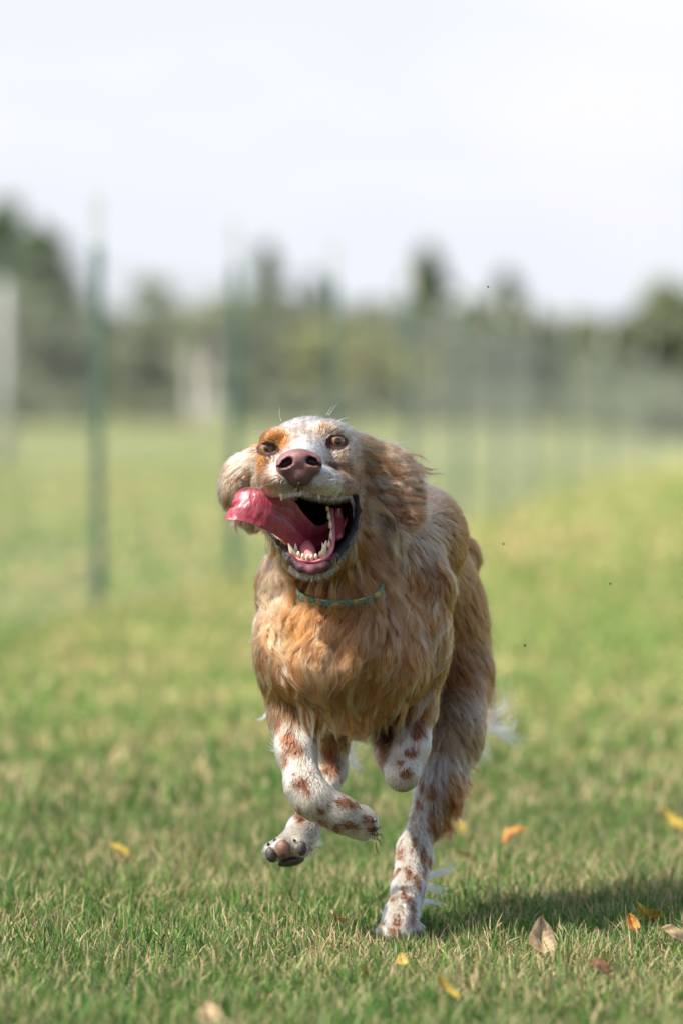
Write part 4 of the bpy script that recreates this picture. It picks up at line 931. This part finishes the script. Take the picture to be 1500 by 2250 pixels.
def flow(Q):
    d2 = ((Q[:, None, :] - G_[None, :, :3]) ** 2 * np.array([1, 1, .45])).sum(-1); w = np.exp(-d2 / (2 * (G_[None, :, 7] * .75) ** 2)) + 1e-12 / (1 + d2)
    w = w / w.sum(1, keepdims=True); r = w @ G_[:, 3:10]; dr, L, wv, fr = r[:, :3], r[:, 3], r[:, 5], r[:, 6]
    x, y, z = Q.T; h = np.sqrt(((x - 680) / 132) ** 2 + ((y - 1050) / 150) ** 2 + ((z + 60) / 250) ** 2); hw = (1 - sstep(h, .85, 1.08)) * (1 - sstep(y, 1130, 1200)) * (z < 150)
    hd = Q - np.array([657, 1020, -285]); hd /= np.linalg.norm(hd, axis=1)[:, None]
    below = sstep(y, 1050, 1085)[:, None] * (z < -40)[:, None]; hd = hd * (1 - below) + np.array([0, .9, -.1]) * below + np.stack([np.sign(x - 657) * .35, 0 * x, 0 * x], 1) * below
    hl = 5.5 + 8 * sstep(z, -180, 60)
    jaw = np.exp(-(((x - 686) / 75) ** 2 + ((y - 1248) / 30) ** 2)) * (z < -40); L = L * (1 - jaw) + 16 * jaw; dr = dr + jaw[:, None] * np.array([0, 1., 0])
    dr = dr * (1 - hw[:, None]) + hd * hw[:, None]; L = L * (1 - hw) + hl * hw; wv = wv * (1 - hw); fr = fr * (1 - hw) + .1 * hw
    col = np.abs((Q - COLA) @ COLN); cb = (1 - sstep(col, 12, 40)) * np.exp(-((x - 757) / 75) ** 2) * ((y > 1230) & (y < 1345)) * (z < 60); L = L * (1 - .55 * cb)
    jl = np.exp(-(np.clip(in_mouth(Q), 0, 99) / 16) ** 2) * (y > 1080) * (z < 40); L = L * (1 - .75 * jl) + 8 * jl * .75
    for ex, ey, ez, tl, sx in EYES:
        e = np.exp(-(((x - ex) / 30) ** 2 + ((y - ey) / 22) ** 2)) * (z < 20); L = L * (1 - .5 * e)
    return dr, L, wv, fr
def allowed(Q):
    x, y, z = Q.T; ok = ~((in_mouth(Q) < 3.0) & (y > 1076) & (z < 185))
    ok &= ~((((x - 656) / 47) ** 2 + ((y - 1024) / 42) ** 2 < 1) & (z < -195))
    for ex, ey, ez, tl, sx in EYES: ok &= ~((((x - ex) / 25) ** 2 + ((y - ey) / 17.5) ** 2 < 1) & (z < 50))
    for px, py, rx, ry in ((596, 1878, 12, 17), (622, 1866, 16, 21), (663, 1864, 10, 16), (640, 1895, 28, 9)): ok &= ~((((x - px) / rx) ** 2 + ((y - py) / ry) ** 2 < 1) & (z < 200))
    return ok
tri = np.concatenate([BF[:, [0, 1, 2]], BF[:, [0, 2, 3]]]); T = BV[tri]; fn = np.cross(T[:, 1] - T[:, 0], T[:, 2] - T[:, 0]); ar = np.linalg.norm(fn, axis=1) / 2; nrm = fn / (ar[:, None] * 2 + 1e-9); cen = T.mean(1)
_, Lc, _, _ = flow(cen[::1]) if False else (None, None, None, None)
sgn = -1 if (nrm[np.argmin(cen[:, 2])] @ np.array([0, 0, -1])) < 0 else 1
dens = np.where(nrm[:, 2] * sgn > .35, .35, 1.0)
hd_ = (cen[:, 1] < 1215) & (cen[:, 2] < 60); dens *= np.where(hd_, 3.2, 1.0); dens *= np.where((cen[:, 1] > 1600), 2.0, 1.0); dens *= np.where(cen[:, 2] > 450, .7, 1)
pw = ar * dens; pw /= pw.sum()
NH = 330000; NG = 15000
def sample(n):
    i = rng.choice(len(tri), n, p=pw); a, b = rng.random(n), rng.random(n); s = a + b > 1; a = np.where(s, 1 - a, a); b = np.where(s, 1 - b, b)
    q = T[i, 0] + (T[i, 1] - T[i, 0]) * a[:, None] + (T[i, 2] - T[i, 0]) * b[:, None]; return q[allowed(q)]
GR = sample(46000); _l = flow(GR)[1]; GR = GR[rng.random(len(GR)) < np.clip((24 / _l) ** 1.3, .12, .7)]; gd, gl, gw, gf = flow(GR); gw = gw * 1.35 * sstep(gl, 36, 60); NS = 13
NG = len(GR); crnd = rng.random(NG); gl = gl * (.85 + .3 * rng.random(NG))
n0 = gradp(GR); tv = gd - n0 * (gd * n0).sum(1)[:, None]; tv /= np.linalg.norm(tv, axis=1)[:, None] + 1e-6
jit = rng.normal(0, .09, (NG, 3)) * np.clip(gl / 40, .4, 1.4)[:, None]; tv = tv + jit
GP = np.zeros((NG, NS, 3)); GP[:, 0] = GR; p = GR.copy(); d = tv * .85 + n0 * (.35 + .35 * gf[:, None]); d /= np.linalg.norm(d, axis=1)[:, None]
for s in range(1, NS):
    st = gl[:, None] / (NS - 1); p = p + d * st; dist = evalp(p); nn = gradp(p, 2.5)
    want = (.07 + .10 * (1 - gf)) * np.minimum(gl, 70) * (s / NS) ** .7 * (.35 + 1.0 * crnd) + .8
    corr = (want - dist); near = np.abs(dist) < 200
    free = np.clip(gf * 1.2, 0, 1); k = np.where(corr > 0, .9, .55 * (1 - free)); p = p + nn * (corr * k * near)[:, None]
    tgt = gd - nn * ((gd * nn).sum(1) * (1 - free))[:, None]; tgt /= np.linalg.norm(tgt, axis=1)[:, None] + 1e-6
    d = d * .72 + tgt * .26 + jit * .12; d[:, 1] += .05 * free; d /= np.linalg.norm(d, axis=1)[:, None]; GP[:, s] = p
# long hair gathers into larger locks
lg = gl > 34; sup = np.nonzero(lg & (rng.random(NG) < np.clip((26 / gl) ** 1.6, .03, .5) * .42))[0]
from mathutils.kdtree import KDTree
kd = KDTree(len(sup))
for q, i in enumerate(sup): kd.insert(GR[i], q)
kd.balance(); srnd = rng.random(len(sup)); skey = np.zeros(NG, int)
for i in np.nonzero(lg)[0]: skey[i] = kd.find(GR[i])[1]
L_ = np.nonzero(lg)[0]; S_ = GP[sup[skey[L_]]]; wS = (.62 * np.linspace(0, 1, NS) ** 1.1)[None, :, None] * .6; GP[L_] = GP[L_] * (1 - wS) + (S_) * wS + (GR[L_] - S_[:, 0])[:, None] * wS * .12
crnd[L_] = .45 * crnd[L_] + .55 * srnd[skey[L_]]
# waves, coherent over neighbouring locks
s_ = np.linspace(0, 1, NS)[None, :]; sd = GP[:, -1] - GP[:, 0]; sd /= np.linalg.norm(sd, axis=1)[:, None] + 1e-6; side = np.cross(sd, n0); side /= np.linalg.norm(side, axis=1)[:, None] + 1e-6
ph = fbm(GR, 60, 12, 2) * 11 + rng.random(NG) * .6; fq = .5 + .4 * fbm(GR, 60, 33, 2)
wv = gw[:, None] * s_ ** .8 * np.sin(2 * np.pi * fq[:, None] * s_ * 1.25 + ph[:, None]); GP += side[:, None] * wv[..., None]
wv2 = .45 * gw[:, None] * s_ * np.cos(2 * np.pi * fq[:, None] * s_ * 1.25 + ph[:, None] + .6); GP += n0[:, None] * np.abs(wv2)[..., None]
kd = KDTree(NG)
for i in range(NG): kd.insert(GR[i], i)
kd.balance()
HR = sample(NH); NH = len(HR); gi = np.empty(NH, int)
for i in range(NH): gi[i] = kd.find(HR[i])[1]
hl_ = gl[gi]; off_ = HR - GR[gi]; hr_ = rng.random(NH)
far_ = np.linalg.norm(off_, axis=1) > 40; keepm = ~far_
HR, gi, hl_, off_, hr_ = HR[keepm], gi[keepm], hl_[keepm], off_[keepm], hr_[keepm]; NH = len(HR)
hn = gradp(HR)
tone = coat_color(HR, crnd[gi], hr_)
m_hair, n, l, b = nodes_of('dog hair'); n.remove(b)
hb = n.new('ShaderNodeBsdfHairPrincipled'); hb.parametrization = 'COLOR'; a = n.new('ShaderNodeAttribute'); a.attribute_name = 'col'; l.new(a.outputs['Color'], hb.inputs['Color'])
hb.inputs['Roughness'].default_value = .30; hb.inputs['Radial Roughness'].default_value = .55; hb.inputs['IOR'].default_value = 1.4
l.new(hb.outputs[0], n['Material Output'].inputs[0])
def hair_object(name, PT, rad, col):
    """PT (n,k,3) in pixel space"""
    n_, k = PT.shape[:2]; cu = bpy.data.hair_curves.new(name); cu.add_curves([k] * n_)
    cu.attributes['position'].data.foreach_set('vector', PL(PT.reshape(-1, 3)).astype(np.float32).ravel())
    ra = cu.attributes.get('radius') or cu.attributes.new('radius', 'FLOAT', 'POINT'); ra.data.foreach_set('value', rad.astype(np.float32).ravel())
    ca = cu.attributes.new('col', 'FLOAT_COLOR', 'CURVE'); ca.data.foreach_set('color', np.concatenate([col, np.ones((n_, 1))], 1).astype(np.float32).ravel())
    cu.materials.append(m_hair); o = bpy.data.objects.new(name, cu); link(o, dog); return o
def children(sel, k, clump, rad0, lenj=.25):
    m_ = sel.sum(); s = np.linspace(0, 1, k); g = GP[gi[sel]]; lj = (1 - lenj * rng.random(m_) ** 1.5)
    fs = s[None, :] * lj[:, None] * (NS - 1); i0 = np.minimum(fs.astype(int), NS - 2); fr = (fs - i0)[..., None]; ar_ = np.arange(m_)[:, None]
    pos = g[ar_, i0] * (1 - fr) + g[ar_, i0 + 1] * fr; w = 1 - clump * (s ** .9)[None, :, None] * (.7 + .5 * crnd[gi[sel]])[:, None, None].clip(0, 1.05)
    pos = pos + off_[sel][:, None] * w
    fz = rng.normal(0, 1, (m_, 3))[:, None] * (s ** 1.3)[None, :, None] * (np.minimum(hl_[sel], 60) * .035)[:, None, None]; fly = (rng.random(m_) < .035)[:, None, None]; pos += fz * np.where(fly, 3.0, 1.0) + np.where(fly, hn[sel][:, None] * (s ** 1.5)[None, :, None] * hl_[sel][:, None, None] * .16, 0)
    r0 = rad0 * (.7 + .6 * rng.random(m_)); rad = r0[:, None] * (1 - .82 * s[None, :] ** 1.6); return pos, rad
S1 = hl_ < 17; S2 = (hl_ >= 17) & (hl_ < 38); S3 = hl_ >= 38
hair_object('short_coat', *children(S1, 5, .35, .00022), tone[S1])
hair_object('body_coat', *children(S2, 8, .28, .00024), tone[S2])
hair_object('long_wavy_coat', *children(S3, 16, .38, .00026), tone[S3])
print('hairs', S1.sum(), S2.sum(), S3.sum())
# loose tufts, feathers and whiskers
TP = []; TR = []; TC = []
def tuft(root, spread, mid, end, n_, col, wave=6, r0=.00016, es=18):
    root, mid, end = (np.array(v, float) for v in (root, mid, end)); k = 16; s = np.linspace(0, 1, k)[:, None]
    for i in range(n_):
        a = root + rng.normal(0, 1, 3) * spread; e = end + rng.normal(0, 1, 3) * es; m_ = mid + rng.normal(0, 1, 3) * es * .5; L = .65 + .35 * rng.random(); t = s * L
        q = a * (1 - t) ** 2 + 2 * m_ * t * (1 - t) + e * t ** 2; pr = rng.random() * .8; q = q + np.concatenate([np.sin(t * 11 + pr), np.cos(t * 9 + pr), np.sin(t * 8)], 1) * wave * t
        TP.append(q); TR.append(r0 * (1 - .85 * s[:, 0] ** 1.5)); TC.append(np.array(col) * (.85 + .3 * rng.random()))
wh = (.82, .78, .70); cr_ = (.74, .62, .45)
tuft((1052, 1560, 1150), 12, (1120, 1600, 1160), (1105, 1480, 1170), 60, wh, 8); tuft((1055, 1590, 1150), 12, (1110, 1610, 1160), (1165, 1645, 1170), 70, wh, 6); tuft((1055, 1570, 1150), 10, (1120, 1640, 1150), (1130, 1545, 1160), 45, wh, 8)
tuft((1045, 1600, 1100), 14, (1075, 1640, 1150), (1060, 1690, 1150), 70, cr_, 6)
tuft((928, 1930, 460), 7, (960, 1925, 470), (1005, 1895, 480), 90, wh, 4, es=9); tuft((926, 1945, 450), 8, (950, 1950, 470), (985, 1960, 480), 50, wh, 4, es=12); tuft((915, 1985, 400), 6, (950, 1975, 420), (985, 1990, 430), 40, wh, 4, es=10)
tuft((762, 1608, 640), 14, (765, 1650, 650), (765, 1690, 660), 420, (.78, .70, .56), 5, .0002, es=13); tuft((765, 1650, 650), 12, (775, 1680, 650), (800, 1692, 660), 90, wh, 4, es=6)
tuft((628, 1630, 200), 7, (605, 1640, 210), (600, 1622, 220), 70, wh, 3, es=7); tuft((605, 1560, 160), 6, (580, 1575, 170), (560, 1582, 180), 40, wh, 3, es=5); tuft((628, 1645, 200), 6, (603, 1650, 200), (596, 1642, 220), 60, wh, 3, es=6)
tuft((680, 1850, 250), 7, (702, 1862, 260), (705, 1840, 270), 50, wh, 4, es=6)
tuft((690, 1600, 140), 6, (700, 1660, 140), (705, 1700, 130), 60, cr_, 4, es=8)
tuft((855, 1160, 0), 16, (880, 1205, 0), (858, 1250, 10), 70, (.34, .19, .11), 4, es=9)
for r, m_, e in (((618, 925, -20), (610, 905, -30), (617, 890, -30)), ((722, 912, -20), (736, 895, -30), (747, 876, -30)), ((716, 912, -20), (726, 898, -30), (735, 884, -30)), ((740, 925, -40), (765, 915, -50), (772, 918, -60)), ((582, 948, -40), (565, 942, -50), (552, 952, -60)),
                 ((742, 935, -60), (758, 928, -80), (770, 930, -90)), ((915, 1030, 50), (918, 1010, 50), (922, 996, 50)), ((900, 1010, 50), (880, 990, 50), (858, 985, 50)), ((540, 1000, 40), (524, 1010, 40), (520, 985, 40)), ((700, 1062, -230), (735, 1045, -260), (770, 1062, -250)), ((704, 1056, -230), (740, 1035, -255), (765, 1040, -250)), ((612, 1062, -230), (580, 1060, -260), (560, 1080, -250))):
    tuft(r, .5, m_, e, 2, (.85, .82, .76), .6, .00022, es=1.5)
# the long locks of chest, neck and ears, each one a gathered wisp of wavy strands lying on the coat
def lock(x, y, dx, dy, L, n_, col, amp, turns, phase, lift=7, spread=6.5, r0=.00026):
    k = 16; s = np.linspace(0, 1, k); nrm_ = math.hypot(dx, dy); dx, dy = dx / nrm_, dy / nrm_; w = amp * np.sin(2 * np.pi * turns * s + phase) * s ** .6; w = w - w[0]
    cx = x + dx * L * s - dy * w; cy = y + dy * L * s + dx * w; cz = []; last = None
    for i in range(0, k, 3):
        z_ = surf_z(cx[i], cy[i], -300, 700)
        if z_ is None and i == 0: return
        last = z_ if z_ is not None and (last is None or z_ - last < 40) else (last + 6 if last is not None else 50); cz.append(last)
    cz = np.interp(np.arange(k), np.arange(0, k, 3), cz) - lift * (.25 + .75 * np.sin(np.pi * np.clip(s, 0, .8)))
    C = np.stack([cx, cy, cz], 1)
    for i in range(n_):
        o = rng.normal(0, 1, 3) * spread * (1, 1, .4); tp = rng.normal(0, 1, 3) * 1.6; ln = .72 + .28 * rng.random(); pos = np.stack([np.interp(s * ln, s, C[:, q]) for q in range(3)], 1)
        pos = pos + o * (1 - .85 * s[:, None] ** .8) + tp * s[:, None]; TP.append(pos); TR.append(r0 * (.7 + .6 * rng.random()) * (1 - .85 * s ** 1.7)); TC.append(np.array(col) * (.6 + .8 * rng.random()))
keep = OPS; OPS = OPS_SOLID
PAL = [CREAM * 1.2, CREAM * .85, TAN * 1.2, TAN * .9, ORANGE * 1.1, ORANGE * .55, TAN * .42]
cnt_ = 0
while cnt_ < 190:
    x, y = rng.uniform(565, 985), rng.uniform(1235, 1545)
    if abs(x - 757) < 100 and y < 1345 and y > 1195: continue
    z_ = surf_z(x, y, -200, 300)
    if z_ is None: continue
    d_, l_, _, _ = flow(np.array([[x, y, z_]])); d_ = d_[0]; edge = abs(x - 775) / 225
    c_ = PAL[rng.choice(7, p=[.14, .13, .17, .18, .16, .12, .10])]
    lock(x, y, d_[0] + rng.normal(0, .18), d_[1], min((130 if edge < .6 else 60) * (.6 + .6 * rng.random()), max(35, 1635 - y)), 34, c_, rng.uniform(6, 13) * (1 - .5 * edge), rng.uniform(.5, 1.05), rng.uniform(0, 6.28)); cnt_ += 1
EP = [CREAM * 1.25, CREAM * .8, ROAN * 1.3, ROAN * .9, ROAN * .45, TAN]
for i in range(84):      # right ear, wavy locks blown backwards
    t = rng.random(); y = 985 + 170 * rng.random(); x = 800 + 85 * rng.random() * (1 if y < 1120 else .6)
    lock(x, y, 1, .30 + (y - 1000) / 320 + rng.normal(0, .12), rng.uniform(60, 105) * (1 if y < 1110 else .8), 34, EP[rng.integers(6)], rng.uniform(6, 13), rng.uniform(.7, 1.25), rng.uniform(0, 6.28), 12, 7)
for i in range(12): lock(905 + rng.normal(0, 5), 1110 + 60 * rng.random(), -.45, 1, rng.uniform(30, 50), 24, (EP[0], EP[2], EP[5])[i % 3], 3, .6, rng.uniform(0, 6), 8, 5)
for i in range(24):      # left ear
    x, y = 500 + 55 * rng.random(), 1010 + 150 * rng.random(); lock(x, y, -.35 + rng.normal(0, .15), .9, rng.uniform(35, 60), 28, (CREAM * 1.2, CREAM * .8, ROAN, ROAN * 1.3, TAN)[rng.integers(5)], rng.uniform(3, 8), rng.uniform(.7, 1.3), rng.uniform(0, 6.28), 8, 6)
for i in range(16): lock(585 + 40 * rng.random(), 1165 + 50 * rng.random(), -.1 + rng.normal(0, .15), .95, rng.uniform(35, 55), 26, PAL[rng.integers(5)], rng.uniform(3, 7), 1, rng.uniform(0, 6.28), 8, 6)
OPS = keep
# breeches of the planted hind leg and curls on the flank
for i in range(34):
    t = rng.random(); a_ = np.array((1005 - 55 * t, 1640 + 190 * t, 530)); e_ = a_ + np.array((62 - 28 * t, 38 + 10 * rng.random(), 10)) + rng.normal(0, 8, 3)
    tuft(a_, 6, a_ + np.array((38, 8, 5)), e_, 24, (CHEST * 1.25, ORANGE * .8, CHEST * .8, TAN)[rng.integers(4)], 4, .0003, es=4)
def bristles(pts, n_, L, col1, col2):
    for i in range(n_):
        t = rng.random() * (len(pts) - 1); k = int(t); q = np.array(pts[k], float) * (1 - t + k) + np.array(pts[k + 1], float) * (t - k)
        tuft(q[:3], 2.5, q[:3] + q[3:6] * L * .5, q[:3] + q[3:6] * L, 1, col1 if rng.random() < .5 else col2, .6, .00018, es=2.5)
bristles([(640, 1240, -165, -.4, .9, 0), (660, 1256, -176, -.2, 1, 0), (688, 1262, -180, 0, 1, 0), (714, 1256, -172, .2, 1, 0), (738, 1236, -145, .6, .8, 0)], 480, 19, (.02, .02, .02), (.36, .33, .28))
bristles([(740, 1234, -145, .7, .7, 0), (764, 1202, -108, .8, .5, 0), (784, 1160, -72, .9, .3, 0), (792, 1120, -50, 1, .1, 0)], 300, 12, (.02, .02, .02), (.10, .08, .06))
bristles([(562, 1056, -95, -.5, 1, 0), (575, 1062, -150, -.4, 1, 0), (592, 1060, -190, -.3, 1, 0), (620, 1086, -215, -.1, 1, 0), (648, 1082, -232, -.1, 1, 0), (662, 1080, -232, .1, 1, 0), (700, 1088, -205, .1, 1, 0), (740, 1090, -130, .2, 1, 0), (770, 1084, -90, .4, 1, 0)], 950, 12, (.5, .42, .36), (.8, .77, .7))
hair_object('feathering', np.array(TP), np.array(TR), np.array(TC))
# blades of grass stuck to the folded paw
parts = []
for i in range(16):
    q = np.array((822, 1815, 25)) + rng.normal(0, 1, 3) * (4, 14, 10); e = q + np.array((12, 6, 0)) + rng.normal(0, 1, 3) * (7, 12, 8); parts.append(tube(PL(np.array([q, (q + e) / 2 + rng.normal(0, 2, 3), e])) + LOC, [.0006, .0007, .0002], 5))
V, F = join_vf(parts); o = mesh_np('grass_clippings', V, F, mat_plain('damp clippings', (.05, .055, .02), .8, .4, 200)); tag(o, 'dark grass clippings stuck to the tip of the folded front paw', 'grass clippings')
